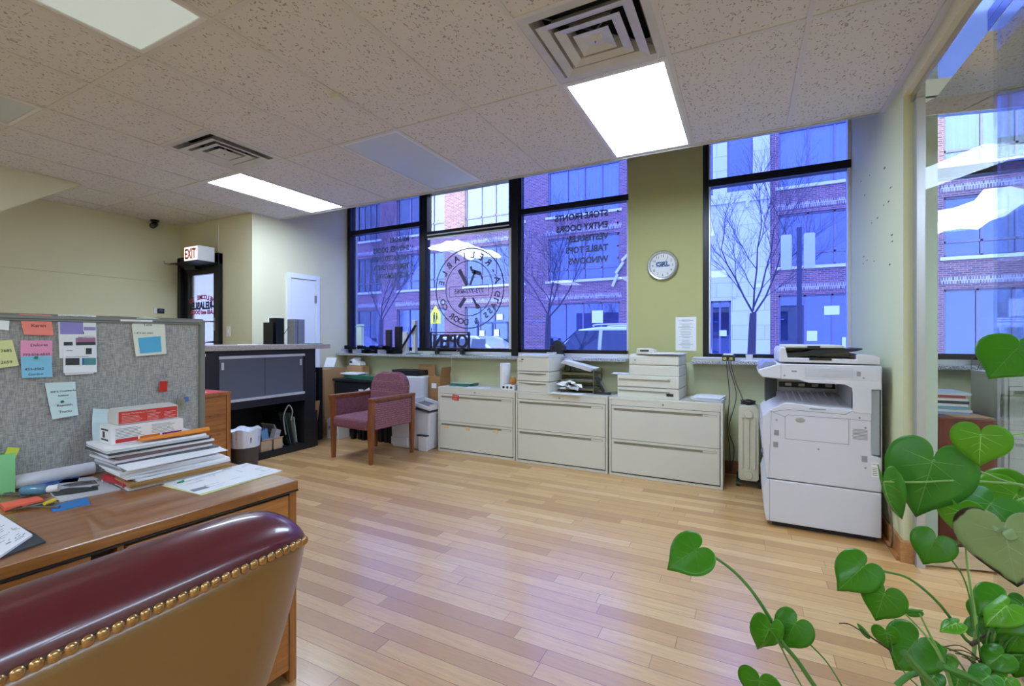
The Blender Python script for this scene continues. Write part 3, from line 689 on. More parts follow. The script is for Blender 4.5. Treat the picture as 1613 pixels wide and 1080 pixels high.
def tree(label, x, y, h, seedn, fork, spread):
    rr = random.Random(seedn); t = thing('bare_tree', label, 'tree', (x, y, -.02), group='bare street trees')
    b = MB().tube(curve([(x, y, -.02), (x + .02, y, fork * .5), (x + .05, y, fork)]), [.09 - .03 * i / 16 for i in range(17)], 8)
    b.build('trunk', M('dark_bark', '4c4650', .95, bmp=.4), t, smooth=True)
    b = MB()
    def grow(p, d, L, r, lev):
        pts = [p]; q = p
        for i in range(4):
            d = (d + Vector((rr.uniform(-.18, .18), rr.uniform(-.18, .18), rr.uniform(-.05, .16)))).normalized(); q = q + d * L / 4; pts.append(q)
            if lev < 4 and (i > 0 or lev > 0):
                for _ in range(2 if lev > 1 else 1):
                    a = rr.uniform(0, 6.28); sd = Vector((math.cos(a), math.sin(a) * .7, rr.uniform(.1, .7))).normalized()
                    grow(q, (d * .9 + sd * .75).normalized(), L * rr.uniform(.5, .7), r * .48, lev + 1)
        b.tube(pts, [r * (1 - .13 * i) for i in range(5)], 5 if lev < 2 else 3, cap=False)
    for i in range(4):
        a = i * 2.4 + rr.uniform(-.3, .3); d = Vector((math.cos(a) * spread, math.sin(a) * spread * .6, 1)).normalized()
        grow(Vector((x + .05, y, fork - .05 + .05 * i)), d, h * rr.uniform(.5, .68), .02, 1)
    b.build('branches', M('dark_bark', '4c4650', .95), t)
tree('bare street tree standing in front of the pale stone building', .08, 10.0, 2.7, 5, 1.75, .55)
tree('bare street tree behind the lettering of the right-hand window pane', -4.2, 10.0, 2.6, 11, 1.8, .9)
tree('bare street tree behind the lettering of the far-left window pane', -9.4, 10.0, 2.6, 17, 1.8, .8)
t = thing('street_sign', 'dark street post carrying two blank backs of parking signs', 'sign', (.80, 9.0, -.02))
MB().box(.765, .835, 8.97, 9.03, -.02, 3.12).build('post', M('dark_post', '3c4258', .6), t)
for i, x0 in enumerate((.53, .86)):
    a = MB(); a.prism([(x0 + .02, 2.42), (x0 + .14, 2.42), (x0 + .16, 2.44), (x0 + .16, 2.99), (x0 + .14, 3.01), (x0 + .02, 3.01), (x0, 2.99), (x0, 2.44)], 8.96, 8.964); a.build('sign_plate', M('sign_back', 'c3c8d6', .5), t)
t = thing('crossing_sign', 'small yellow pedestrian crossing sign beside the round emblem', 'sign', (-6.68, 9.0, -.02))
MB().box(-6.70, -6.66, 9.0, 9.03, -.02, 1.8).build('post', M('dark_post', '3c4258', .6), t)
pl = MB(); pl.prism([(-6.82, 1.62), (-6.54, 1.62), (-6.54, 1.86), (-6.68, 2.05), (-6.82, 1.86)], 8.985, 8.995); pl.build('sign_plate', M('sign_yellow', 'ffff3a', .5), t)
pl = MB().sph((-6.71, 8.98, 1.87), .022, 1, .2).sph((-6.64, 8.98, 1.85), .02, 1, .2).box(-6.74, -6.69, 8.978, 8.984, 1.72, 1.84).box(-6.66, -6.62, 8.978, 8.984, 1.72, 1.82).box(-6.74, -6.72, 8.978, 8.984, 1.64, 1.72).box(-6.70, -6.685, 8.978, 8.984, 1.64, 1.72).box(-6.66, -6.65, 8.978, 8.984, 1.64, 1.72); pl.build('pictogram', INK, t)
struct('backdrop_outside_entrance', MB().box(-13, -8.2, 5.6, 5.7, ST, 3.4), M('lavender_daylight_backdrop', 'a8a6cc', .8))  # added backdrop, its lavender stands in for the daylight beyond the door glass
# PART4

# ------------------------------------------------------------ lateral file cabinets under the windows
def lateral_cabinet(x0, x1, y, label, h=.72, nd=2, d=.46, grp='lateral file cabinets under the windows'):
    t = thing('file_cabinet', label, 'cabinet', ((x0 + x1) / 2, y + d / 2, 0), group=grp)
    MB().box(x0 + .004, x1 - .004, y + .012, y + d, 0, h - .02).box(x0 + .002, x1 - .002, y, y + d, h - .02, h).box(x0 + .004, x0 + .022, y, y + .012, .0, h - .02).box(x1 - .022, x1 - .004, y, y + .012, .0, h - .02).box(x0 + .022, x1 - .022, y, y + .012, 0, .022).box(x0 + .024, x1 - .024, y + .001, y + .0085, h - .071, h - .0205).build('body', PUTTY, t, bev=.002)
    MB().box(x0 + .0225, x1 - .0225, y + .009, y + .0118, .0225, h - .021).build('drawer_gap_shade', M('painted_gap_shade', '3c3b36', .8), t)  # dark backing sheet, paints the shade into the gaps around the drawers
    z = .03; step = (h - .075 - z) / nd
    for i in range(nd):
        za, zb = z + i * step + .004, z + (i + 1) * step
        dr = MB().box(x0 + .028, x1 - .028, y - .004, y + .0085, za, zb - .045).box(x0 + .028, x1 - .028, y + .004, y + .0085, zb - .045, zb - .022).box(x0 + .028, x1 - .028, y - .004, y + .0085, zb - .022, zb).box(x0 + .028, x0 + .05, y - .004, y + .01, zb - .045, zb - .022).box(x1 - .05, x1 - .028, y - .004, y + .01, zb - .045, zb - .022).build('drawer', PUTTY, t, bev=.0015)
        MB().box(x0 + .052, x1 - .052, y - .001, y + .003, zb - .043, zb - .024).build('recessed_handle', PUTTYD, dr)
        MB().box(x1 - .16, x1 - .055, y - .003, y - .001, zb - .041, zb - .026).build('label_holder', PUTTY, dr)
    MB().cyl(((x0 + x1) / 2, y - .004, h - .042), ((x0 + x1) / 2, y + .01, h - .042), .009).build('lock', STEEL, t)
    return t
c1 = lateral_cabinet(-3.10, -2.12, 4.215, 'putty lateral file cabinet with a red sticker, beside the white waste bin')
c2 = lateral_cabinet(-2.112, -1.145, 4.205, 'putty lateral file cabinet in the middle of three, under the first laser printer')
c3 = lateral_cabinet(-1.135, -.165, 4.195, 'putty lateral file cabinet beside the heater, under the stacked printer')
b = MB(); b.prism([(-2.90, .585), (-2.815, .575), (-2.81, .635), (-2.895, .645)], 4.208, 4.211); b.build('sticker', RED, c1)
b = MB(); text_mb(b, 'RUSH', .026, (-2.89, 4.2075, .618), (1, 0, -.05), (0, 0, 1)); text_mb(b, 'JOBS', .026, (-2.885, 4.2075, .59), (1, 0, -.05), (0, 0, 1)); b.build('sticker_print', M('pink_print', 'e8a8a0', .7), c1)
b = MB().box(-3.0, -2.955, 4.208, 4.2105, .255, .295).box(-2.72, -2.67, 4.208, 4.2105, .262, .298).box(-2.38, -2.32, 4.208, 4.2105, .268, .30); b.build('tape_scrap', M('yellowed_tape', 'dcc48c', .6), c1)

def sheets(name, x, y, z, w, d, n, label, cat='paper stack', rz=0, mat=PAPER, jit=.006, th=.0022, group=None, seed=1):
    rr = random.Random(seed); b = MB()
    for i in range(n): b.cbox((x + rr.uniform(-jit, jit), y + rr.uniform(-jit, jit), z + th * (i + .5)), (w, d, th * .86), rz + rr.uniform(-.05, .05) * jit / .006)
    return tag(b.build(name, mat), label, cat, group)
T = .72
GREENG = M('green_glass_edge', '3f7a68', .12, coat=.5); GLASSW = M('pale_green_glass_face', 'c7dcd8', .1, coat=1)
for i in range(5):
    b = MB(); b.cbox((-2.90 + .006 * (i % 3), 4.44 + .005 * i, T + .004 + .0075 * i), (.27, .20, .0065), .08 * (i - 2) * .5)
    tag(b.build('glass_sample', GREENG if i < 4 else GLASSW, bev=.001), 'square green-edged glass sample in the small stack on the stickered cabinet' if i < 4 else 'pale frosted glass sample topping the small stack on the stickered cabinet', 'glass sample', 'glass samples on the cabinet')
sheets('paper_sheet', -2.62, 4.33, T, .26, .14, 2, 'loose printed sheets lying in front of the paper towel roll', 'paper', .25, jit=.02, seed=4)
t = thing('paper_towel_roll', 'white paper towel roll standing left of the first printer', 'paper towel', (-2.335, 4.40, T))
MB().lathe([(.02, 0), (.052, 0), (.055, .004), (.055, .27), (.05, .275), (.02, .275), (.02, .27), (.02, .0)], (-2.335, 4.40, T), 28).build('roll', M('quilted_paper', 'eef0f4', .9, bmp=.5, bscale=60), t, smooth=True)
MB().cyl((-2.335, 4.40, T + .001), (-2.335, 4.40, T + .272), .019).build('core', CARD, t)
t = thing('desk_holder', 'small white box with three dark round holes beside the first printer', 'holder', (-2.22, 4.29, T))
MB().box(-2.30, -2.15, 4.25, 4.34, T, T + .055).build('box', WHITEP, t, bev=.004)
b = MB()
for i in range(3): b.cyl((-2.275 + .045 * i, 4.247, T + .03), (-2.275 + .045 * i, 4.251, T + .03), .013)
b.build('holes', DARKP, t)
b = MB().sph((-2.19, 4.30, T + .096), .042, .95, .55, 1.0); tag(b.build('sponge', M('orange_brown_sponge', 'b9803e', .9, bmp=.5), smooth=True), 'round orange-brown sponge standing on the small white holder', 'sponge')

# first laser printer
t = thing('printer', 'beige laser printer without papers on top, beside the paper towel roll', 'printer', (-1.88, 4.42, T), rad(-4))
t.location = (-1.915, 4.42, T)
b = MB().box(-.185, .185, -.19, .21, .21, .345).box(-.18, .18, -.185, .2, .345, .36); b.build('upper_body', OFFW, t, world=False, bev=.008)
b = MB().prism([(-.19, .36), (.2, .36), (.2, .375), (-.06, .385), (-.17, .375)], -.17, .17, 'x'); b.build('top_cover', OFFW, t, world=False, bev=.004)
b = MB().box(-.185, .185, -.19, .2, .11, .205); b.build('paper_tray', OFFW, t, world=False, bev=.006)
b = MB().box(-.185, .185, -.19, .2, .0, .105); b.build('paper_tray', OFFW, t, world=False, bev=.006)
for z in (.185, .085):
    b = MB().prism([(-.16, z), (-.05, z - .012), (.06, z - .015), (.15, z - .006), (.15, z + .004), (-.16, z + .006)], -.193, -.188); b.build('tray_grip', PUTTYD, t, world=False)
b = MB().box(.07, .15, -.02, .06, .383, .40); b.build('control_panel', OFFW, t, world=False, bev=.004); MB().box(.09, .14, -.01, .03, .4, .402).build('display', DARKP, t, world=False)
b = MB().sph((-.12, -.192, .33), .012, 1.4, .2, .6); b.build('badge', M('blue_grey_badge', '4a5468', .4), t, world=False)
b = MB(); text_mb(b, 'LaserJet', .016, (-.165, -.1905, .305), (1, 0, 0), (0, 0, 1), ext=.0003); b.build('lettering', INK, t, world=False)
b = MB(); 
for i in range(7): b.box(.1855, .187, .08, .18, .29 + .009 * i, .293 + .009 * i)
b.build('side_vents', GREYP, t, world=False)
# letter tray between the printers
t = thing('letter_tray', 'dark wire letter tray holding papers between the two printers', 'desk tray', (-1.50, 4.50, T))
b = MB()
for x in (-1.67, -1.33):
    for y in (4.36, 4.64): b.box(x - .005, x + .005, y - .005, y + .005, T, T + .24)
for z in (.03, .11, .18):
    b.box(-1.67, -1.33, 4.36, 4.366, T + z, T + z + .022).box(-1.67, -1.33, 4.634, 4.64, T + z, T + z + .022).box(-1.335, -1.33, 4.36, 4.64, T + z, T + z + .022).box(-1.67, -1.665, 4.36, 4.64, T + z, T + z + .022).box(-1.665, -1.335, 4.366, 4.634, T + z, T + z + .004)
b.build('rack', M('khaki_metal', '6b6a52', .4, .5), t)
sheets('paper', -1.51, 4.51, T + .036, .28, .22, 5, 'papers in the lowest shelf of the letter tray', seed=3)
sheets('paper', -1.50, 4.50, T + .116, .28, .22, 7, 'papers in the middle shelf of the letter tray', seed=5)
b = MB()
for i in range(9): b.cbox((-1.53 + .004 * i, 4.50, T + .255 + .0035 * i), (.33, .22, .003), .04 * (i % 3), 0, rad(14))
tag(b.build('paper', PAPER), 'thick sheaf of papers lying slanted on top of the letter tray', 'paper stack')
b = MB()
rr = random.Random(3)
for i in range(7):
    cx, cy = -1.56 + rr.uniform(-.07, .07), 4.28 + rr.uniform(-.03, .03); cz = T + .03 + .012 * i
    pts = [(cx + rr.uniform(-.07, .07), cy + rr.uniform(-.05, .05), cz + rr.uniform(-.02, .03)) for _ in range(5)]
    b.add([pts[0], pts[1], pts[2], pts[3], pts[4], (cx, cy, cz + .03)], [(0, 1, 5), (1, 2, 5), (2, 3, 5), (3, 4, 5), (4, 0, 5)])
tag(b.build('crumpled_paper', PAPER, solid=.0015), 'crumpled white tissue paper in front of the letter tray', 'paper')
sheets('paper_sheet', -1.58, 4.27, T, .34, .16, 2, 'flat printed sheets beneath the crumpled tissue paper', 'paper', -.05, jit=.015, seed=9)
t = thing('stapler', 'black stapler standing on its end at the edge of the middle cabinet', 'stapler', (-1.24, 4.36, T))
b = MB().cbox((-1.24, 4.36, T + .012), (.16, .05, .022)); b.build('base', DARKP, t, bev=.005)
b = MB().cbox((-1.265, 4.36, T + .10), (.035, .04, .17), 0, 0, rad(-28)); b.build('arm', DARKP, t, bev=.01)
MB().cbox((-1.225, 4.36, T + .075), (.012, .03, .12), 0, 0, rad(-28)).build('magazine', STEEL, t)
# second, stacked printer
t = thing('printer', 'beige printer with double paper drawers and sheets on top, beside the wall notice', 'printer', (-.785, 4.44, T), rad(-3))
MB().box(-.275, .275, -.2, .2, .0, .095).build('paper_tray', OFFW, t, world=False, bev=.006)
MB().box(-.275, .275, -.2, .2, .10, .205).build('paper_tray', OFFW, t, world=False, bev=.006)
b = MB().box(-.17, .275, -.18, .2, .205, .30).box(-.17, .27, -.18, .2, .303, .385); b.build('print_engine', OFFW, t, world=False, bev=.008)
b = MB().prism([(-.17, .385), (.2, .385), (.2, .40), (-.13, .40)], -.17, .27, 'x'); b.build('top_cover', OFFW, t, world=False)
b = MB(); b.prism([(-.11, .40), (.06, .40), (.05, .44), (.0, .455), (-.10, .455)], -.17, -.03); b.build('control_panel', OFFW, t, world=False, bev=.004)
MB().box(-.07, .01, -.174, -.17, .425, .44).build('display', M('dark_display', '3a4038', .2), t, world=False)
b = MB().box(-.26, .20, -.206, -.2, .165, .172).box(-.26, .20, -.206, -.2, .062, .069); b.build('tray_grip', PUTTYD, t, world=False)
MB().box(.17, .23, -.203, -.2, .03, .055).build('meter_window', DARKP, t, world=False)
b = MB(); text_mb(b, 'X', .032, (-.125, -.1815, .335), (1, 0, 0), (0, 0, 1), ext=.0003); text_mb(b, 'xerox', .014, (-.135, -.1815, .315), (1, 0, 0), (0, 0, 1), ext=.0003); text_mb(b, 'xerox', .012, (.18, -.2012, .175), (1, 0, 0), (0, 0, 1), ext=.0003); b.build('lettering', INK, t, world=False)
sheets('paper_sheet', -.64, 4.40, T + .401, .30, .30, 5, 'white sheets lying on the top of the stacked printer', 'paper', -.03, jit=.012, seed=12)
sheets('paper_sheet', -1.02, 4.42, T + .206, .26, .2, 2, 'sheet sticking out over the left drawer of the stacked printer', 'paper', .1, jit=.01, seed=13)
sheets('paper', -.29, 4.40, T, .23, .30, 16, 'stack of white paper at the heater end of the cabinets', rz=-.06, jit=.012, seed=14)

# ------------------------------------------------------------ things on the wall
t = thing('wall_clock', 'round silver-rimmed wall clock between the windows', 'clock', (-.736, WY - .03, 1.992))
def disc(b, c, r, y0, y1, n=48): b.cyl((c[0], y0, c[2]), (c[0], y1, c[2]), r, n)
cc = (-.736, 0, 1.992)
b = MB(); prof = [(.138, 0), (.148, .012), (.148, .028), (.140, .038), (.126, .036), (.118, .02), (.118, 0)]
for i in range(0): pass
b.lathe(prof, (0, 0, 0), 48); o = b.build('rim', M('silver_clock_rim', 'b5b8bc', .18, .9), t, world=False, smooth=True); o.rotation_euler = (rad(90), 0, 0); o.location = (0, .03, 0)
b = MB(); disc(b, cc, .122, WY - .018, WY - .001); b.build('dial', M('clock_dial', 'd9dbdc', .5), t)
b = MB()
for h in range(1, 13):
    a = rad(90 - 30 * h); text_mb(b, str(h), .034, (cc[0] + .095 * math.cos(a), WY - .019, cc[2] + .095 * math.sin(a) - .012), (1, 0, 0), (0, 0, 1), 'CENTER', ext=.0003)
b.build('numerals', INK, t)
b = MB(); text_mb(b, 'CRL', .058, (cc[0], WY - .0195, cc[2] - .005), (1, 0, 0), (0, 0, 1), 'CENTER', ext=.0004, off=.003, sx=1.25); b.box(cc[0] - .07, cc[0] + .06, WY - .0195, WY - .0185, cc[2] - .014, cc[2] - .009); b.build('clock_logo', M('blue_logo_print', '2a6fa8', .5), t)
b = MB(); bar = lambda a, L, w: b.prism([(cc[0] + w * math.sin(a), cc[2] - w * math.cos(a)), (cc[0] + L * math.cos(a), cc[2] + L * math.sin(a)), (cc[0] - w * math.sin(a), cc[2] + w * math.cos(a))], WY - .023, WY - .0215)
bar(rad(55), .10, .004); bar(rad(148), .065, .005); b.build('hands', DARKP, t)
t = thing('wall_notice', 'white printed notice taped on the olive pier below the clock', 'notice', (-.52, WY - .003, 1.3))
MB().box(-.615, -.425, WY - .003, WY - .001, 1.145, 1.475).build('sheet', PAPER, t)
b = MB(); rr = random.Random(8)
for i in range(26):
    if i in (3, 10, 17): continue
    w = rr.uniform(.03, .07); b.box(-.52 - w, -.52 + w, WY - .0036, WY - .003, 1.45 - .0112 * i, 1.4525 - .0112 * i)
b.build('print', M('grey_print', '7d8088', .8), t)
t = thing('exit_sign', 'lit white EXIT sign with red letters above the corner door', 'sign', (-5.885, 3.2, 2.187))
b = MB().box(-6.03, -5.74, 3.10, 3.29, 2.187, 2.365); b.build('housing', M('white_sign_housing', 'dcdce0', .4), t, bev=.004)
MB().box(-6.02, -5.75, 3.096, 3.10, 2.197, 2.355).build('sign_face', emis('lit_sign_face', 'fff6ee', .9), t)
b = MB(); text_mb(b, 'EXIT', .165, (-6.008, 3.0945, 2.218), (1, 0, 0), (0, 0, 1), ext=.001, off=.004, sx=.68); b.build('sign_letters', M('exit_red', 'c42c18', .6), t)
t = thing('wall_shelf_bracket', 'dark metal arm with a hooked end beneath the EXIT sign', 'bracket', (-6.02, 3.2, 2.175))
b = MB().box(-6.32, -5.72, 3.08, 3.30, 2.175, 2.185); b.build('plate', BLACKM, t); b = MB().tube([(-6.31, 3.09, 2.18), (-6.36, 3.05, 2.185), (-6.36, 3.05, 2.21)], .006); b.build('hook', STEEL, t)
t = thing('security_camera', 'small black security camera hanging from the ceiling in the left corner', 'camera', (-6.52, 3.02, ZC))
MB().cyl((-6.52, 3.02, ZC - .02), (-6.52, 3.02, ZC), .045, 20).build('base', DARKP, t)
MB().cyl((-6.52, 3.02, ZC - .055), (-6.49, 2.98, ZC - .085), .034, 18).sph((-6.52, 3.02, ZC - .05), .035).build('body', DARKP, t, smooth=True)
MB().cyl((-6.489, 2.979, ZC - .086), (-6.487, 2.977, ZC - .088), .024, 18).build('lens', M('grey_lens', '4c5058', .1), t)
b = MB().box(-6.60, -6.592, 3.055, 3.09, 1.585, 1.64); 
t = thing('wall_keypad', 'small dark keypad beside a white switch on the left wall', 'keypad', (-6.6, 3.1, 1.6))
MB().box(-6.6, -6.588, 3.04, 3.075, 1.58, 1.645).build('switch_plate', WHITEP, t, bev=.002); MB().box(-6.6, -6.582, 3.085, 3.155, 1.58, 1.64).build('keypad', DARKP, t, bev=.002)
MB().box(-6.5818, -6.5812, 3.10, 3.14, 1.605, 1.63).build('display', M('blue_display', '4a5a8c', .3), t)
t = thing('light_switch', 'white wall switch plate right of the corner door', 'light switch', (-5.56, 3.345, 1.35))
MB().box(-5.595, -5.525, 3.342, 3.35, 1.29, 1.41).build('plate', WHITEP, t, bev=.002); MB().box(-5.57, -5.55, 3.334, 3.342, 1.33, 1.37).build('toggle', WHITEP, t)
t = thing('thermostat', 'white thermostat on the wall left of the white door', 'thermostat', (-5.10, 3.60, 1.46))
MB().box(-5.11, -5.08, 3.53, 3.69, 1.40, 1.505).build('body', WHITEP, t, bev=.01, seg=3); MB().box(-5.08, -5.078, 3.565, 3.655, 1.468, 1.49).build('display', GREYP, t)
b = MB().tube(curve([(-5.76, 3.346, 2.33), (-5.762, 3.346, 2.45), (-5.757, 3.346, 2.58), (-5.762, 3.346, ZC)]), .003, 5); tag(b.build('wall_cable', WHITEP), 'thin white cable running up from the corner door to the ceiling', 'cable')
t = thing('wall_outlet', 'white wall outlet with plugs low on the wall behind the copier', 'outlet', (.8, 3.45, .28))
MB().box(.793, .80, 3.42, 3.49, .22, .34).build('plate', WHITEP, t, bev=.002); MB().box(.75, .793, 3.44, 3.475, .29, .325).build('plug', M('brown_plug', '5d5248', .5), t, bev=.003)
b = MB().tube(curve([(.762, 3.455, .30), (.752, 3.41, .27), (.765, 3.40, .16), (.768, 3.42, .05), (.768, 3.48, .015), (.77, 3.56, .012)]), .006, 6); tag(b.build('extension_cord', M('brown_cord', '6b5a4c', .6), smooth=True), 'brown power cord curving from the low outlet behind the copier', 'cord')
b = MB(); rr = random.Random(21)
for i in range(16):
    z = rr.uniform(1.7, 2.55); y = rr.uniform(3.5, 4.5); b.box(.7985, .80, y, y + rr.uniform(.012, .03), z, z + rr.uniform(.004, .009))
struct('trim_12', b, M('dark_scuffs', '3c3a36', .9))

# ------------------------------------------------------------ copier
t = thing('copier', 'large pale grey office copier standing against the right wall', 'copier', (.43, 3.87, 0))
y0, y1 = 3.535, 4.20
b = MB()
b.prism([(.124, .035), (.745, .035), (.745, .312), (.124, .318), (.105, .25), (.112, .1)], y0, y1)
b.build('lower_cabinet', COPW, t, bev=.006)
b = MB().prism([(.124, .325), (.745, .318), (.745, .53), (.695, .54), (.695, .995), (.60, .995), (.60, .815), (.235, .84), (.15, .79), (.105, .74), (.098, .6), (.112, .45), (.124, .325)][::-1], y0, y1)
b.build('main_body', COPW, t, bev=.006)
b = MB().prism([(.695, .54), (.742, .54), (.742, .955), (.695, .955)], y0 + .03, y1); b.build('side_tray', M('pale_blue_grey_plastic', 'b6bcca', .4), t, bev=.003)
b = MB().box(.752, .758, y0 + .05, y1 - .03, .42, .97); b.build('rear_tray', COPW, t, bev=.002)
# output bay
MB().box(.21, .60, y1 - .12, y1, .80, .995).build('bay_back', COPW, t)
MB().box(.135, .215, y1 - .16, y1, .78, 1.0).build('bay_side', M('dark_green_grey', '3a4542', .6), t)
b = MB().box(.23, .585, y1 - .135, y1 - .12, .895, .935)
b.build('paper_exit', DARKP, t)
b = MB()
for i in range(4): b.cyl((.27 + .085 * i, y1 - .145, .917), (.31 + .085 * i, y1 - .145, .917), .012, 10)
b.build('exit_rollers', OFFW, t)
b = MB()
for i in range(9):
    x = .23 + .04 * i; b.prism([(y0 + .03, .822), (y1 - .13, .875), (y1 - .13, .86), (y0 + .03, .812)], x, x + .010, 'x')
b.build('tray_ribs', COPW, t)
b = MB().prism([(y0 + .02, .80), (y0 + .02, .823), (y1 - .12, .862), (y1 - .12, .80)], .21, .60, 'x'); b.build('output_tray', COPW, t)
b = MB().box(.37, .46, y0 - .002, y0 + .02, .805, .812); b.build('tray_notch', GREYP, t)
# column right of the bay with rounded inner corner
b = MB().prism([(.745, .95), (.745, 1.0), (.30, 1.0), (.36, .978), (.56, .975), (.595, .955), (.60, .93), (.60, .815), (.61, .80), (.695, .80), (.695, .95)][::-1], y0 - .006, y0 + .04); b.build('bay_frame', COPW, t, bev=.003)
# scanner
b = MB().prism([(.21, .995), (.745, .995), (.748, 1.085), (.745, 1.098), (.21, 1.098)], y0 - .006, y1); b.build('scanner', COPW, t, bev=.006)
b = MB().prism([(.075, 1.035), (.10, 1.005), (.21, .995), (.21, 1.095), (.19, 1.095), (.08, 1.055)], y0 - .006, y1 - .1); b.build('control_panel', COPW, t, bev=.006)
b = MB().prism([(.078, 1.0565), (.185, 1.0965), (.175, 1.11), (.12, 1.11), (.085, 1.075)], y0 + .02, y1 - .15); b.build('control_keys', M('blue_grey_key_panel', '8c93b4', .35), t, bev=.002)
b = MB()
b.box(.345, .60, y0 - .0085, y0 - .006, 1.02, 1.078); b.build('paper_gauge_panel', M('ribbed_panel', 'c4c5d2', .5), t)
b = MB()
for i in range(6): b.box(.35, .597, y0 - .0105, y0 - .0085, 1.025 + .009 * i, 1.029 + .009 * i)
b.build('panel_ribs', COPW, t)
# document feeder
b = MB().prism([(.20, 1.11), (.738, 1.105), (.74, 1.15), (.70, 1.162), (.62, 1.168), (.62, 1.135), (.25, 1.14), (.235, 1.21), (.21, 1.205), (.20, 1.18)][::-1], y0, y1 - .02); b.build('document_feeder', COPW, t, bev=.005)
b = MB().box(.235, .56, y0 + .01, y1 - .05, 1.205, 1.222).box(.24, .62, y0 + .22, y1 - .03, 1.14, 1.205); b.build('feeder_cover', OFFW, t, bev=.003)
b = MB().prism([(.245, 1.14), (.30, 1.142), (.62, 1.185), (.655, 1.197), (.65, 1.205), (.40, 1.195), (.33, 1.175), (.25, 1.172)][::-1], y0 + .015, y1 - .25); b.build('feeder_tray', DARKP, t, bev=.003)
b = MB().box(.24, .56, y0 + .005, y0 + .012, 1.198, 1.206).box(.36, .43, y0 + .004, y0 + .012, 1.205, 1.218).box(.37, .49, y0 - .004, y0 + .002, 1.125, 1.14); b.build('feeder_latch', DARKP, t)
# seams and small parts on the near face
b = MB(); s = y0 - .0012
def line(x0, z0, x1, z1, w=.002):
    d = Vector((x1 - x0, 0, z1 - z0)); nrm = Vector((-d.z, 0, d.x)).normalized() * w / 2
    b.prism([(x0 + nrm.x, z0 + nrm.z), (x1 + nrm.x, z1 + nrm.z), (x1 - nrm.x, z1 - nrm.z), (x0 - nrm.x, z0 - nrm.z)], s, y0)
for q in ((.235, .60, .58, .597), (.235, .60, .235, .745), (.235, .745, .25, .76), (.25, .76, .58, .757), (.58, .757, .58, .597), (.14, .78, .235, .745), (.58, .757, .695, .754), (.14, .322, .155, .78), (.145, .04, .145, .315), (.15, .77, .25, .795), (.25, .795, .56, .785), (.56, .785, .60, .81)): line(*q)
b.build('panel_seams', M('seam_shadow_gap', '6a6a74', .7), t)
b = MB()
for x, z in ((.18, .555), (.185, .635), (.66, .515)): b.box(x - .014, x + .014, y0 - .003, y0, z - .018, z + .018)
b.build('vent_clips', GREYP, t)
b = MB()
for x, z in ((.185, .72), (.42, .55), (.665, .46), (.665, .71), (.635, .77), (.655, 1.02), (.23, 1.02)): b.cyl((x, y0 - .009 if z > 1 else y0 - .002, z), (x, y0, z), .006, 10)
b.build('screws', GREYP, t)
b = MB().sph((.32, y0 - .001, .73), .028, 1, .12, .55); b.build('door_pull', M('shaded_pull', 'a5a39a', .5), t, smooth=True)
b = MB()
for i in range(8): b.box(.60, .675, y0 - .002, y0, .635 + .0085 * i, .638 + .0085 * i)
b.build('vent_slots', GREYP, t)
b = MB().box(.695, .735, y0 - .0015, y0, .41, .50); b.build('rating_label', PAPER, t)
b = MB(); text_mb(b, 'xerox', .012, (.70, y0 - .002, .485), (1, 0, 0), (0, 0, 1), ext=.0003)
for i in range(5): b.box(.70, .725, y0 - .0022, y0 - .0015, .42 + .011 * i, .423 + .011 * i)
b.build('label_print', INK, t)
MB().box(.27, .30, y0 - .008, y0 - .005, 1.045, 1.055).box(.62, .64, y0 - .008, y0 - .005, 1.03, 1.06).build('port_covers', GREYP, t)
b = MB()
for z in (.48, .58): b.sph((.108, y0 + .12, z), .03, .35, 1.6, .7)
b.build('drawer_grip', M('blue_grip', '6d7796', .4), t, smooth=True)
MB().box(.16, .72, y0 + .04, y1 - .03, .0, .036).build('plinth', DARKP, t)
# house plant pot pieces on the sill behind the copier
t = thing('small_plant', 'small trailing green plant on the window sill behind the copier', 'plant', (.50, 4.66, WZ0))
MB().lathe([(.0, 0), (.045, 0), (.055, .09), (.05, .09), (.045, .08), (0, .08)], (.50, 4.66, WZ0), 20).build('pot', DARKP, t, smooth=True)
# ------------------------------------------------------------ oil heater
t = thing('oil_heater', 'cream oil-filled radiator between the cabinets and the copier', 'heater', (.02, 4.5, 0))
HC = M('cream_enamel', 'd6d2b8', .35, var=.01)
for i in range(5):
    y = 4.35 + .065 * i
    b = MB(); b.prism([(-.055, .08), (-.04, .06), (.085, .06), (.10, .08), (.10, .67), (.085, .69), (-.04, .69), (-.055, .67)], y, y + .022)
    for x in (-.025, .0225, .07): b.box(x - .009, x + .009, y - .012, y, .16, .60)
    b.cyl((.0225, y - .02, .625), (.0225, y, .625), .034, 16).cyl((.0225, y - .02, .11), (.0225, y, .11), .034, 16)
    b.build('fin', HC, t, bev=.006)
MB().cyl((.0225, 4.36, .625), (.0225, 4.63, .625), .025).cyl((.0225, 4.36, .11), (.0225, 4.63, .11), .025).build('oil_pipes', HC, t)
for y in (4.36, 4.60): MB().box(-.07, .115, y, y + .03, .03, .06).build('foot', DARKP, t)
for x in (-.06, .105):
    for y in (4.375, 4.615): MB().cyl((x - .012, y, .022), (x + .012, y, .022), .022, 12).build('caster', DARKP, t)
rr = random.Random(5); pts = [(.02 + .055 * math.cos(i * 1.3), 4.44 + .07 * math.sin(i * 1.3), .702 + .005 * (i % 6)) for i in range(20)]
tag(MB().tube(curve(pts, 5), .005, 5).build('extension_cord', DARKP, smooth=True), 'black coiled power cord lying on top of the radiator', 'cord')
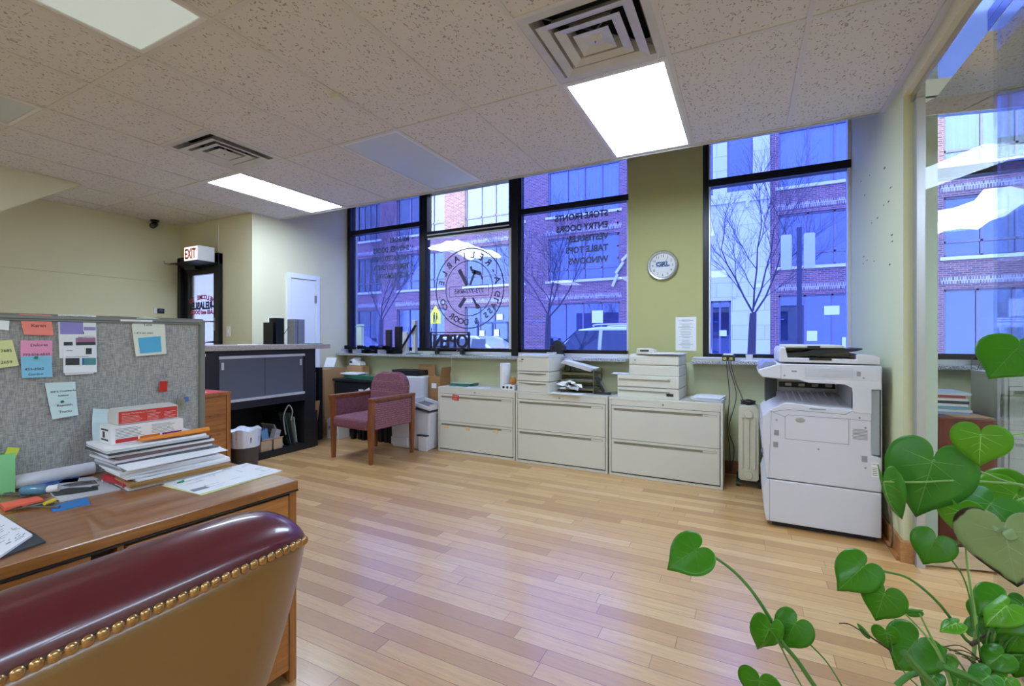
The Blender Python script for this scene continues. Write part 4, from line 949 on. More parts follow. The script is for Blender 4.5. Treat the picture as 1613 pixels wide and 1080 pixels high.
for i, (dx, lab) in enumerate(((0, 'left-hand grey cable hanging from the charger on the window sill'), (.035, 'middle grey cable hanging from the charger on the window sill'), (.06, 'right-hand grey cable swinging over to the radiator'))):
    e_ = (-.13 + dx * .3, 4.70, .03) if i < 2 else (-.02, 4.50, .72)
    p_ = [(-.155 + dx * .6, 4.55, 1.08), (-.15 + dx * .6, 4.545, 1.0), (-.13 + dx + .02 * i, 4.56, .75), (-.15 + dx * .4, 4.60, .45), (-.13 + dx, 4.66, .25), e_] if i < 2 else [(-.12, 4.55, 1.08), (-.11, 4.545, 1.0), (-.07, 4.54, .85), (-.04, 4.53, .78), e_]
    tag(MB().tube(curve(p_), .004, 6).build('hanging_cable', M('grey_cable', '55585c', .6), smooth=True), lab, 'cable')
t = thing('power_adapter', 'black power adapter with yellow sockets on the sill of the right window', 'charger', (-.14, 4.60, WZ0))
MB().box(-.19, -.085, 4.565, 4.66, WZ0, WZ0 + .055).build('body', DARKP, t, bev=.004)
MB().box(-.18, -.155, 4.563, 4.565, WZ0 + .01, WZ0 + .035).box(-.13, -.105, 4.563, 4.565, WZ0 + .01, WZ0 + .035).build('socket', M('yellow_socket', 'c4b44a', .5), t)
MB().box(-.18, -.10, 4.58, 4.64, WZ0 + .055, WZ0 + .068).build('top_label', PAPER, t)
sheets('paper', -.315, 4.63, WZ0, .25, .13, 14, 'stack of white paper on the left end of the right window sill', jit=.008, seed=31)
t = thing('card_holder', 'small white cup on a flat tray on the right window sill', 'cup', (.03, 4.64, WZ0))
MB().lathe([(0, .008), (.026, .008), (.03, .06), (.027, .06), (.024, .012), (0, .012)], (.03, 4.65, WZ0), 20).build('cup', WHITEP, t, smooth=True)
MB().box(-.04, .10, 4.60, 4.70, WZ0, WZ0 + .008).build('tray', WHITEP, t)

# ------------------------------------------------------------ service counter
FX = -4.485
t = thing('service_counter', 'black service counter with grey sliding doors and a speckled top', 'counter', (-4.75, 3.0, 0))
BLK = M('black_laminate', '1c1d22', .45)
b = MB().box(-5.0, FX, 3.565, 3.71, 0, 1.145).box(-5.0, FX, 2.25, 2.61, 0, 1.145).box(-5.0, FX, 2.61, 3.565, 1.09, 1.145).box(-5.0, FX, 2.61, 3.565, .56, .635).box(-5.0, FX, 2.61, 3.565, 0, .07).box(-5.0, -4.985, 2.61, 3.565, .07, 1.09)
b.build('carcass', BLK, t, bev=.002)
m, n, l, p = nmat('speckled_laminate'); v = coords(n, l); l.new(ramp(n, l, noise(n, l, v, 220, 2), [(.35, '6e625c'), (.5, 'a89c94'), (.65, 'd2cac4')]), p.inputs['Base Color']); p.inputs['Roughness'].default_value = .4
MB().box(-5.06, -4.44, 2.2, 3.89, 1.145, 1.198).build('worktop', m, t, bev=.003)
SLD = M('slate_grey_door', '5b606c', .5, var=.02)
for y0_, y1_, x in ((2.62, 3.085, FX - .012), (3.095, 3.56, FX - .02)):
    d = MB().box(x - .008, x, y0_, y1_, .655, 1.07).build('sliding_door', SLD, t)
    yy = y0_ + .03 if y0_ < 3 else y1_ - .035
    MB().box(x, x + .006, yy - .012, yy + .012, .96, 1.03).build('handle', ALU, d)
b = MB().box(FX - .03, FX + .004, 2.61, 3.565, 1.065, 1.092).box(FX - .03, FX + .004, 2.61, 3.565, .635, .66); b.build('door_track', ALU, t)
MB().box(FX, FX + .003, 2.42, 2.49, 1.095, 1.12).build('hinge_plate', M('cream_plate', 'c8c4b0', .4), t)
# contents of the open shelf
sz = .07
def leaning(name, y, h, w, th, tilt, label, mat, x=-4.70, rx=0):
    b = MB(); b.T = Matrix.Translation((x, y, sz + .004)) @ Matrix.Rotation(rad(tilt), 4, 'X'); b.box(-w / 2, w / 2, -th / 2, th / 2, 0, h); b.T = None
    return tag(b.build(name, mat, bev=.001), label, name.replace('_', ' '))
leaning('framed_mirror', 3.41, .40, .30, .022, 18, 'dark mirror sample with a silver edge, leaning in the open counter shelf', M('dark_mirror', '2b3338', .08, .8))
leaning('glass_offcut', 3.45, .33, .26, .012, 12, 'greenish glass panel leaning against the dark mirror sample', M('dim_green_glass', '4a5c58', .12, coat=.5))
leaning('glass_offcut', 3.50, .36, .26, .010, 10, 'second greenish glass panel leaning near the shelf end', M('grey_green_glass', '5f6a6a', .12, coat=.5))
leaning('glass_offcut', 3.54, .30, .24, .010, 8, 'pale narrow glass panel leaning at the right end of the counter shelf', GLASSW)
leaning('tile_sample', 3.37, .27, .22, .014, 24, 'pale stone tile leaning left of the dark mirror sample', M('pale_tile', 'b9b4a8', .4))
leaning('tile_sample', 3.335, .21, .2, .014, 30, 'short grey tile leaning at the left of the leaning row', M('grey_tile', '7b7d80', .4))
for i, (y, w, h, mt, lb) in enumerate(((2.98, .10, .12, CARD, 'brown carton beside the trash can in the counter shelf'), (3.115, .12, .11, M('pale_carton', 'cdb496', .85), 'pale open carton in the middle of the counter shelf'), (3.25, .10, .11, M('pale_carton', 'cdb496', .85), 'pale carton right of the blue box in the counter shelf'))):
    t2 = thing('carton', lb, 'box', (-4.57, y, sz), 0, 'cartons in the counter shelf')
    b = MB().box(-4.63, -4.51, y - w / 2, y + w / 2, sz, sz + .004).box(-4.63, -4.626, y - w / 2, y + w / 2, sz, sz + h).box(-4.514, -4.51, y - w / 2, y + w / 2, sz, sz + h).box(-4.626, -4.514, y - w / 2, y - w / 2 + .004, sz, sz + h).box(-4.626, -4.514, y + w / 2 - .004, y + w / 2, sz, sz + h); b.build('walls', mt, t2)
    MB().cbox((-4.50, y, sz + h + .01), (.03, w, .004), 0, 0, rad(-40)).build('flap', mt, t2)
b = MB().cbox((-4.57, 3.115, sz + .13), (.07, .09, .20), .2, rad(12)); tag(b.build('blue_box', M('sky_blue_print', '6f9cc4', .6), bev=.001), 'light blue box standing in the pale carton on the counter shelf', 'box')
b = MB().cbox((-4.57, 3.25, sz + .125), (.06, .07, .16), .2, rad(-22)); tag(b.build('white_packet', M('grey_white_card', 'b8bac0', .8), bev=.001), 'grey-white packet tilted in the right carton of the counter shelf', 'packet')
b = MB().tube(curve([(-4.535, 3.36, .2), (-4.53, 3.33, .40), (-4.53, 3.39, .52), (-4.53, 3.44, .45), (-4.53, 3.42, .35)]), .006, 6); tag(b.build('cable_loop', M('pale_cable', 'b5b5b5', .6), smooth=True), 'pale cable loop hanging above the leaning panels in the shelf', 'cable')
# profile samples on the counter
b = MB().box(-4.72, -4.56, 3.22, 3.225, 1.198, 1.44).box(-4.72, -4.56, 3.225, 3.38, 1.198, 1.203).box(-4.72, -4.66, 3.22, 3.30, 1.198, 1.44).box(-4.72, -4.60, 3.29, 3.39, 1.198, 1.49)
tag(b.build('door_profile_sample', BLACKM, bev=.002), 'black stepped metal profile sample standing on the counter', 'profile sample')
b = MB().box(-4.70, -4.58, 3.50, 3.54, 1.198, 1.485).box(-4.70, -4.58, 3.56, 3.64, 1.198, 1.485).box(-4.69, -4.60, 3.54, 3.56, 1.198, 1.48)
tag(b.build('door_profile_sample', M('satin_silver_metal', '9ea2ac', .3, .7), bev=.002), 'silver grooved metal profile sample standing on the counter', 'profile sample')
b = MB().cyl((-4.66, 3.395, 1.27), (-4.66, 3.495, 1.40), .004); tag(b.build('thin_rod', DARKP), 'thin dark rod leaning between the two metal profile samples', 'rod')
b = MB().cbox((-4.62, 3.74, 1.203), (.2, .2, .008), .1); tag(b.build('glass_sample', GREENG, bev=.001), 'flat green glass sample on the right end of the speckled counter top', 'glass sample')
b = MB().box(-4.70, -4.66, 2.9, 3.12, 1.198, 1.204); tag(b.build('paper_slip', PAPER), 'thin paper slip lying on the counter top left of the samples', 'paper')
# trash can
t = thing('trash_can', 'brown trash can with a white liner in front of the counter', 'trash can', (-4.27, 2.73, 0))
MB().lathe([(0, 0), (.105, 0), (.118, .22), (.125, .33), (.118, .33), (.10, .01), (0, .01)], (-4.27, 2.73, 0), 32).build('bin', M('dark_brown_plastic', '4a4340', .5), t, smooth=True)
rr = random.Random(2)
def lin_(a, q):
    th = a * 6.2832; wv = .003 * math.sin(7 * th) + .0015 * math.sin(17 * th + 1)
    if q < .6: r = .122 + .010 * (q / .6) + wv * (.6 + q); z = .235 + (.40 - .235) * q / .6
    else: k = (q - .6) / .4; r = .132 - .05 * k + wv * 1.5; z = .40 - .06 * k + .01 * math.sin(5 * th)
    return (-4.27 + r * math.cos(th), 2.73 + r * math.sin(th), z)
MB().grid(lin_, 120, 10).build('liner', M('white_plastic_film', 'dfe2ee', .35, var=.02), t, smooth=True)
# wooden drawer pedestal
t = thing('drawer_pedestal', 'oak drawer pedestal with papers on top beside the trash can', 'drawer unit', (-4.28, 2.24, 0))
MB().box(-4.46, -4.115, 1.95, 2.49, .02, .765).box(-4.47, -4.10, 1.94, 2.495, .765, .79).box(-4.115, -4.10, 2.455, 2.49, .02, .765).build('body', OAKV, t, bev=.002)
for i in range(4):
    z1_ = .755 - .165 * i + (0 if i else 0); MB().box(-4.113, -4.104, 1.97, 2.45, z1_ - .155, z1_ - .008).build('drawer', OAKX, t, bev=.002)
sheets('red_folder', -4.24, 2.33, .79, .24, .26, 1, 'red and white folder on the oak pedestal by the trash can', 'folder', .1, M('red_folder_card', 'd4505a', .6), th=.004)
sheets('paper', -4.25, 2.20, .795, .2, .2, 3, 'white papers on the oak pedestal, beside the fabric panel edge', 'paper', .3, jit=.02, seed=41)

# ------------------------------------------------------------ jumble in the corner behind the armchair
def obox(name, label, cat, x0, x1, y0, y1, z0, z1, mat, bev=.004, group=None): return tag(MB().box(x0, x1, y0, y1, z0, z1).build(name, mat, bev=bev), label, cat, group)
t = thing('storage_bin', 'large black storage bin with a white label under the glass stack', 'bin', (-4.5, 4.5, 0))
MB().box(-4.86, -4.17, 4.32, 4.70, .04, .70).build('body', DARKP, t, bev=.015); MB().box(-4.88, -4.15, 4.30, 4.72, .70, .735).build('lid', DARKP, t, bev=.008)
MB().box(-4.42, -4.34, 4.3175, 4.3195, .55, .61).build('label_frame', WHITEP, t); MB().cbox((-4.27, 4.319, .60), (.09, .002, .05), 0, 0, rad(-25)).build('sticker', PAPER, t)
MB().box(-4.85, -4.6, 4.3175, 4.3195, .44, .50).build('scuffed_label', M('grey_worn_label', '9a9ca0', .8), t)
for i in range(6):
    b = MB().cbox((-4.42 + .012 * (i % 3), 4.46, .739 + .004 + .0082 * i), (.56, .28, .0075), .03 * ((i % 3) - 1))
    tag(b.build('glass_sheet', GREENG, bev=.001), 'green-edged glass sheet in the pile on the black storage bin', 'glass sheet', 'glass sheets on the black bin')
sheets('notebook', -4.60, 4.42, .79, .30, .2, 4, 'white notepads and pink sheets lying on the green glass sheets', 'papers', .1, jit=.015, th=.006, seed=51)
obox('cardboard_box', 'open brown cardboard box under the white telephone, beside the counter end', 'box', -5.05, -4.90, 4.2, 4.55, .0, .86, CARD)
obox('cardboard_tray', 'shallow brown cardboard tray behind the white notepads', 'box', -4.88, -4.60, 4.56, 4.70, .736, .89, CARD)
t = thing('telephone', 'white desk phone on the cardboard boxes by the counter end', 'telephone', (-4.76, 4.62, .89))
b = MB().prism([(-4.86, .892), (-4.66, .892), (-4.67, .94), (-4.80, .985), (-4.85, .96)], 4.57, 4.69); b.build('body', WHITEP, t, bev=.008)
b = MB().sph((-4.77, 4.63, .985), .025, 3.0, 1, .8); b.build('handset', WHITEP, t, smooth=True)
MB().box(-4.84, -4.80, 4.567, 4.57, .925, .955).build('display', DARKP, t)
b = MB().cbox((-4.98, 4.36, .94), (.16, .01, .14), .2, rad(-25)); tag(b.build('paper', PAPER), 'large white sheet leaning on the cardboard box behind the counter end', 'paper')
t = thing('metal_stand', 'black metal frame stand beside the end of the counter', 'stand', (-4.75, 4.0, 0))
MB().box(-4.80, -4.74, 3.97, 4.03, 0, .90).box(-4.97, -4.80, 3.98, 4.02, .84, .90).box(-4.99, -4.95, 3.97, 4.03, 0, .90).build('frame', BLACKM, t, bev=.003)
b = MB()
for i in range(8): b.box(-4.955, -4.805, 4.075, 4.08, .12 + .065 * i, .128 + .065 * i)
for i in range(7): b.box(-4.955 + .024 * i, -4.950 + .024 * i, 4.07, 4.075, .1, .6)
tag(b.build('wire_rack', WHITEP), 'white wire grid rack behind the black frame stand', 'rack')
t = thing('paper_carton', 'white printed paper carton on the floor by the counter end', 'box', (-4.62, 4.12, 0))
MB().box(-4.72, -4.52, 4.08, 4.26, 0, .20).build('carton', WHITEP, t, bev=.003); MB().box(-4.725, -4.515, 4.075, 4.265, .20, .25).build('lid', WHITEP, t, bev=.003)
b = MB(); text_mb(b, 'paper', .06, (-4.69, 4.079, .13), (1, 0, 0), (0, 0, 1), ext=.0005, off=.001); b.cyl((-4.57, 4.079, .07), (-4.57, 4.0805, .07), .025); b.build('lettering', INK, t)
b = MB().cbox((-4.70, 3.86, .33), (.02, .14, .34), .1, 0, rad(8)); 
tag(b.build('cardboard_piece', CARD), 'ragged brown cardboard piece leaning behind the counter end', 'cardboard')
b = MB().box(-4.80, -4.50, 3.72, 3.755, 0, .42); tag(b.build('black_board', BLK, bev=.002), 'low black board standing against the right end of the counter', 'board')
rr = random.Random(77)
for i in range(8):
    x = -4.42 + .085 * i; h = rr.uniform(.12, .30) + (.1 if i > 5 else 0); y = 4.20 + rr.uniform(-.03, .03)
    b = MB().box(x, x + .05, y, y + .004, 0, h).box(x, x + .004, y, y + .05, 0, h).box(x + .046, x + .05, y, y + .05, 0, h).box(x, x + .02, y + .046, y + .05, 0, h)
    tag(b.build('metal_profile', BLACKM), 'short black metal profile standing on the floor behind the armchair', 'metal profile', 'black profiles on the floor behind the armchair')
obox('white_case', 'tall white case behind the armchair back, under the flat black box', 'case', -3.98, -3.46, 4.42, 4.70, 0, .80, COPW, .02)
obox('black_box', 'flat black box lying on the tall white case', 'box', -3.98, -3.58, 4.44, 4.66, .802, .87, DARKP, .006)
t = thing('cardboard_box', 'open brown cardboard box with raised flaps beside the tall white case', 'box', (-3.38, 4.6, 0))
CB2 = M('brown_box_card', 'a57a4e', .85)
MB().box(-3.45, -3.28, 4.50, 4.72, 0, .80).build('carton', CB2, t, bev=.003)
MB().cbox((-3.27, 4.61, .85), (.006, .2, .13), 0, 0, rad(12)).cbox((-3.41, 4.50, .86), (.08, .006, .12), 0, rad(12)).build('flap', CB2, t)
MB().box(-3.40, -3.33, 4.496, 4.4995, .66, .72).build('label', PAPER, t)
b = MB().cbox((-3.62, 4.685, .866), (.26, .008, .13), 0, rad(-4)); tag(b.build('cardboard_sheet', CARD), 'pale cardboard sheet sticking up behind the flat black box', 'cardboard')
t = thing('recycling_bin', 'off-white bin with a slanted grey hopper top beside the first cabinet', 'bin', (-3.42, 4.3, 0))
MB().prism([(-3.70, 0), (-3.17, 0), (-3.15, .42), (-3.40, .46), (-3.72, .44)], 4.13, 4.40).build('body', COPW, t, bev=.02, seg=3)
b = MB().prism([(-3.44, .52), (-3.13, .46), (-3.13, .50), (-3.42, .56)][::-1], 4.09, 4.12).prism([(-3.44, .52), (-3.13, .46), (-3.13, .50), (-3.42, .56)][::-1], 4.38, 4.41).box(-3.15, -3.13, 4.12, 4.38, .46, .52).box(-3.45, -3.42, 4.12, 4.38, .50, .57); b.build('hopper_rim', COPW, t, bev=.006)
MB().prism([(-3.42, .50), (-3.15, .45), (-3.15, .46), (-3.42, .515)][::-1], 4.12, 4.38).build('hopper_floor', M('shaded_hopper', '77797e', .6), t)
MB().box(-3.28, -3.165, 4.09, 4.128, .0, .17).build('foot_pedal', COPW, t, bev=.008); MB().box(-3.70, -3.45, 4.115, 4.129, .03, .12).build('front_panel', COPW, t, bev=.008)
MB().box(-3.30, -3.155, 4.085, 4.128, .17, .18).build('pedal_gap', DARKP, t)

# ------------------------------------------------------------ armchair
FAB = fabric('burgundy_fabric', '6e4450', '8c5c68', 240, 'd9b8a8')
t = thing('armchair', 'burgundy upholstered armchair with brown wooden arms in front of the cabinets', 'armchair', (-3.6, 3.73, 0), rad(-4))
for x in (-.285, .285):
    for y in (-.29, .29):
        s_ = 1 if x > 0 else -1
        b = MB(); T0 = .64; w0, w1 = .017, .025
        fl = .018 if y < 0 else 0
        def post(zs):
            vs = []
            for z, w, dx in zs: vs += [(x + s_ * dx - w, y - w, z), (x + s_ * dx + w, y - w, z), (x + s_ * dx + w, y + w, z), (x + s_ * dx - w, y + w, z)]
            k = len(zs); fs = [(3, 2, 1, 0), tuple(4 * (k - 1) + i for i in range(4))]
            for i in range(k - 1):
                for j in range(4): fs.append((4 * i + j, 4 * i + (j + 1) % 4, 4 * i + 4 + (j + 1) % 4, 4 * i + 4 + j))
            b.add(vs, fs)
        post([(0, w0, 0), (.33, w1, 0), (.55, w1, fl * .3), (T0, w1 + .002, fl)]); b.build('leg', CHAIRW, t, world=False, bev=.004)
for s_ in (-1, 1):
    x = s_ * .29
    b = MB(); b.add([(x - .032 + s_ * .014, -.325, .64), (x + .036 + s_ * .014, -.325, .64), (x + .027, .32, .632), (x - .027, .32, .632), (x - .032 + s_ * .014, -.325, .668), (x + .036 + s_ * .014, -.325, .668), (x + .027, .32, .662), (x - .027, .32, .662)], [(0, 3, 2, 1), (4, 5, 6, 7), (0, 1, 5, 4), (1, 2, 6, 5), (2, 3, 7, 6), (3, 0, 4, 7)])
    b.build('armrest', CHAIRW, t, world=False, bev=.008, seg=3)
    MB().box(x - .018, x + .018, -.262, .262, .34, .615).build('side_panel', FAB, t, world=False, bev=.012, seg=3)
    MB().box(x - .012, x + .012, -.262, .262, .618, .636).build('rail', CHAIRW, t, world=False)
b = MB().grid(lambda a, q: (-.262 + .524 * a, -.32 + .56 * q, .43 + .03 * math.sin(math.pi * a) ** .4 * math.sin(math.pi * min(1, q * 1.1 + .02)) ** .4 if 0 < a < 1 and 0 < q < 1 else .415), 14, 14)
MB().box(-.262, .262, -.325, .24, .335, .45).build('seat', FAB, t, world=False, bev=.035, seg=5, smooth=True)
def backp(w, h0, h1, r, n=8):
    pts = [(-w, h0), (w, h0)]
    for i in range(n + 1): a = math.pi / 2 * i / n; pts.append((w - r + r * math.cos(a), h1 - r + r * math.sin(a)))
    for i in range(n + 1): a = math.pi / 2 + math.pi / 2 * i / n; pts.append((-w + r + r * math.cos(a), h1 - r + r * math.sin(a)))
    return pts
b = MB(); b.T = Matrix.Translation((0, .20, .44)) @ Matrix.Rotation(rad(-7), 4, 'X'); b.prism(backp(.27, 0, .45, .17), -.04, .055); b.T = None
b.build('backrest', FAB, t, world=False, bev=.03, seg=4, smooth=True)

# ------------------------------------------------------------ samples on the left window sill
rr = random.Random(9); Z0 = WZ0
for i in range(13):
    x = -5.0 + .075 * i; z = Z0 + .003 + (.055 if i % 3 == 1 else 0); ln = rr.uniform(.08, .12)
    c_ = (x + .03, 4.615 + rr.uniform(-.01, .01), z + .025); b = MB(); rz = rr.uniform(-.15, .15)
    L = Matrix.Translation(c_) @ Matrix.Rotation(rz, 4, 'Z'); b.T = L; w = .03; h = .025
    b.box(-w, w, -ln / 2, ln / 2, -h, -h + .004).box(-w, -w + .004, -ln / 2, ln / 2, -h, h).box(w - .004, w, -ln / 2, ln / 2, -h, h * .6).box(-w, -w + .02, -ln / 2, ln / 2, h - .004, h).box(-.002, .002, -ln / 2, ln / 2, -h, 0); b.T = None
    alu = i in (0, 3, 9)
    tag(b.build('frame_offcut', ALU if alu else BLACKM), 'silver aluminium frame offcut in the pile on the left end of the sill' if alu else 'black aluminium frame offcut in the pile on the left end of the sill', 'frame offcut', 'silver frame offcuts on the sill' if alu else 'black frame offcuts on the sill')
def standing(name, x0, x1, y0, y1, h, mat, label, tilt=None):
    return tag(MB().box(x0, x1, y0, y1, Z0, Z0 + h).build(name, mat, bev=.002), label, 'profile sample')
standing('door_profile_sample', -4.32, -4.24, 4.70, 4.745, .32, M('dark_bronze', '3c3a38', .35, .5), 'dark bronze profile sample standing against the left window pane')
standing('door_profile_sample', -4.16, -4.06, 4.70, 4.745, .36, BLACKM, 'black profile sample standing right of the dark bronze one')
standing('door_profile_sample', -3.86, -3.81, 4.69, 4.745, .44, ALU, 'tall white profile sample standing nearest the mullion')
standing('door_profile_sample', -4.03, -3.95, 4.70, 4.745, .29, ALU, 'short white profile sample standing right of the black one')
b = MB().cbox((-3.92, 4.67, Z0 + .20), (.016, .03, .44), 0, 0, rad(38)); tag(b.build('leaning_bar', BLACKM), 'black bar leaning diagonally across the white profile samples', 'bar')
t = thing('glass_jar', 'tall clear jar with a blue rim on the sill by the far-left pane', 'jar', (-4.78, 4.70, Z0))
MB().box(-4.84, -4.74, 4.68, 4.74, Z0, Z0 + .40).build('body', GLASSW, t, bev=.01); MB().box(-4.845, -4.735, 4.675, 4.744, Z0 + .36, Z0 + .375).build('rim', M('teal_rim', '3f9fb0', .4), t)
for i in range(9):
    x = (-3.80, -3.68, -3.56, -3.42, -3.28, -3.10, -2.96, -2.80, -3.74)[i]; z = Z0 + .001 + (.012 if i == 8 else 0)
    b = MB().cbox((x, 4.635, z + .005), (.13, .11, .009), rr.uniform(-.3, .3))
    wht = i in (2, 5)
    tag(b.build('glass_sample', [GREENG, GLASSW][wht], bev=.001), 'white glass sample lying on the sill below the OPEN sign' if wht else 'green glass sample lying on the sill below the OPEN sign', 'glass sample', 'white glass samples on the sill' if wht else 'green glass samples on the sill')
t = thing('open_sign', 'dark OPEN window sign facing the street, seen from behind', 'sign', (-3.29, 4.72, Z0))
b = MB(); frame_rect(b, -3.585, -3.0, 1.125, 1.345, .014, 4.70, 4.735); b.box(-3.5, -3.46, 4.69, 4.74, Z0, 1.13).box(-3.12, -3.08, 4.69, 4.74, Z0, 1.13); b.box(-3.585, -3.0, 4.71, 4.72, 1.155, 1.165).box(-3.585, -3.0, 4.71, 4.72, 1.305, 1.315); b.build('frame', DARKP, t, bev=.004)
b = MB(); text_mb(b, 'OPEN', .235, (-3.02, 4.722, 1.15), OUTX, (0, 0, 1), ext=.012, off=.004, sx=.86); b.build('letters', M('dark_sign_letters', '2e2a3a', .4), t)
b = MB(); text_mb(b, 'OPEN', .215, (-3.03, 4.737, 1.157), OUTX, (0, 0, 1), ext=.002, sx=.92); b.build('letter_tubes', M('pink_unlit_tube', 'b08aa4', .4), t)
b = MB().tube(curve([(-3.15, 4.69, 1.12), (-3.15, 4.57, 1.065), (-3.15, 4.552, 1.0), (-3.148, 4.56, .85), (-3.13, 4.60, .74)]), .003, 5); tag(b.build('sign_cable', M('pale_cable', 'b5b5b5', .6)), 'thin pale cable hanging from the OPEN sign down to the first cabinet', 'cable')
t = thing('tape_dispenser', 'black tape dispenser on the sill behind the first printer', 'tape dispenser', (-1.82, 4.66, Z0))
b = MB().cbox((-1.82, 4.665, Z0 + .015), (.13, .07, .03)); b.build('base', DARKP, t, bev=.006)
b = MB().cyl((-1.82, 4.635, Z0 + .12), (-1.82, 4.695, Z0 + .12), .065, 24).box(-1.88, -1.76, 4.64, 4.69, Z0 + .03, Z0 + .12); b.build('roll', DARKP, t, smooth=True)
for x in (-1.90, -1.775): MB().box(x, x + .035, 4.62, 4.71, Z0 + .07, Z0 + .13).build('side_guard', DARKP, t, bev=.005)
sheets('paper', -1.35, 4.65, Z0, .36, .12, 2, 'white sheets on the sill at the right of the tape dispenser', 'paper', .02, jit=.02, seed=61)
sheets('paper', -2.62, 4.64, Z0, .3, .11, 2, 'blue-white sheets on the sill left of the first printer', 'paper', .05, M('bluish_paper', 'cfe3e8', .7), jit=.02, seed=62)

# ------------------------------------------------------------ room behind the glass
MAH = wood('mahogany_veneer', '5c1210', '7e1e1a', .3, 'z', .3)
t = thing('mahogany_cabinet', 'dark red mahogany cabinet behind the glass door', 'cabinet', (1.22, 4.1, 0))
MB().box(1.088, 1.362, 3.80, 4.5, .02, .75).build('body', MAH, t); MB().box(1.085, 1.368, 3.795, 4.5, .75, .772).build('top', MAH, t, bev=.003); MB().box(1.33, 1.345, 3.79, 3.795, .70, .715).build('knob', STEEL, t)
fc = lateral_cabinet(1.39, 2.30, 3.82, 'grey lateral file cabinet with three drawers, behind the glass partition', 1.05, 3, .46, None)
colr = [('9c3a44', 'dark red'), ('d8d8e0', 'white'), ('c0c8cc', 'grey'), ('6a86a8', 'blue'), ('b9b2a0', 'beige'), ('e0e0e4', 'white')]
zz = .773
for i, (cx_, nm) in enumerate([('8a9cc0', 'light blue'), ('d8d8e4', 'pale'), ('74a0b0', 'teal'), ('e2e2e6', 'white'), ('2e3038', 'black'), ('e6e4e0', 'cream'), ('a8343c', 'red'), ('c8ccd4', 'grey')]):
    th = .018; b = MB().cbox((1.18 + .01 * math.sin(i * 2), 4.05, zz + th / 2), (.17 + .02 * (i < 3), .26, th - .002), .08 * math.sin(i * 3)); zz += th
    tag(b.build('magazine', M('magazine_' + nm.replace(' ', '_'), cx_, .5)), nm + ' magazine in the pile on the mahogany cabinet', 'magazine', 'magazines on the mahogany cabinet')
b = MB().cbox((1.25, 3.90, .776), (.20, .15, .004), .15); tag(b.build('orange_folder', M('orange_card', 'd8a878', .6)), 'orange folder lying at the front of the mahogany cabinet', 'folder')
t = thing('dried_plant', 'dried trailing plant hanging from the sill of the right-hand window', 'plant', (1.62, 4.6, WZ0))
b = MB(); rr = random.Random(44)
for i in range(9):
    p0 = Vector((1.62 + rr.uniform(-.05, .08), 4.60, 1.14)); q = p0 + Vector((rr.uniform(-.1, .1), -.06, rr.uniform(-.05, .12))); b.tube(curve([p0, q, q + Vector((rr.uniform(-.06, .06), -.03, -.2)), q + Vector((rr.uniform(-.08, .08), -.02, -.38 - rr.uniform(0, .1)))]), .0025, 4)
b.build('stems', M('dried_brown_stem', '5a4434', .9), t)
MB().lathe([(0, 0), (.05, 0), (.065, .09), (.058, .09), (.045, .01), (0, .01)], (1.62, 4.62, WZ0), 18).build('pot', M('clay_pot', 'a05a40', .8), t, smooth=True)

# ------------------------------------------------------------ desk (turned a little off the room's axes) and fabric partition
DR = rad(-4.2); DL = Vector((-1.484, 1.152, 0)); D = Matrix.Translation(DL) @ Matrix.Rotation(DR, 4, 'Z'); DI = D.inverted()
ZT = .74
DESKTOP = wood('oak_desk_top', '7d4a22', 'a8703a', .28, 'y', .5, .8)
t = thing('desk', 'oak desk with drawers in front of the fabric partition', 'desk', DL, DR)
MB().box(-.765, 0, -2.0, 0, ZT - .034, ZT).build('desktop', DESKTOP, t, world=False, bev=.004)
MB().box(-.012, .001, -2.0, 0, ZT - .039, ZT - .034).build('trim_strip', DARKP, t, world=False)
MB().box(-.75, -.745, -2.0, -.02, .03, ZT - .036).box(-.75, -.02, -.025, -.003, 0, ZT - .036).box(-.03, -.008, -.03, -.003, 0, ZT - .036).box(-.74, -.02, -.53, -.515, .05, ZT - .036).box(-.74, -.04, -2.0, -1.98, .0, ZT - .036).box(-.74, -.02, -1.5, -1.485, .05, ZT - .036).build('carcass', OAKV, t, world=False)
for z0, z1 in ((.50, .692), (.27, .49), (.05, .26)):
    d = MB().box(-.03, -.006, -.512, -.034, z0, z1).build('drawer', OAKX, t, world=False, bev=.003); MB().box(-.006, .008, -.33, -.21, z1 - .03, z1 - .018).build('handle', M('brass_pull', '9a8050', .35, .9), d, world=False, bev=.002)
    d = MB().box(-.03, -.006, -1.97, -1.51, z0, z1).build('drawer', OAKX, t, world=False, bev=.003)
MB().box(-.40, -.02, -1.48, -.585, .652, .692).build('pencil_drawer', OAKX, t, world=False, bev=.003)
MB().box(-.74, -.05, -.582, -.534, .58, .70).build('knee_gap_shade', M('dark_knee_shade', '2a201c', .7), t, world=False)  # dark block standing in for the shade in the knee gap
CUB = fabric('grey_tweed_panel_fabric', '8a8a8a', 'b4b2ac', 330)
t = thing('partition_panel', 'grey fabric partition panel behind the desk, pinned with notes', 'partition', D @ Vector((-.80, -1, 0)), DR)
PT = thing  # keep name
def dbox(b, *a): b.T = D; b.box(*a); b.T = None; return b
b = MB(); dbox(b, -.815, -.775, -2.2, .012, .02, 1.335); b.build('fabric_panel', CUB, t)
RAIL = M('grey_metal_rail', '83857f', .4, .4)
b = MB(); b.T = D; b.prism([(-.823, 1.33), (-.767, 1.33), (-.767, 1.350), (-.78, 1.358), (-.81, 1.358), (-.823, 1.350)], -2.2, .034); b.T = None; b.build('top_rail', RAIL, t, bev=.003)
b = MB(); dbox(b, -.823, -.767, .012, .036, .0, 1.35); dbox(b, -.766, -.7645, .016, .022, .0, 1.34); b.build('end_post', RAIL, t, bev=.004)
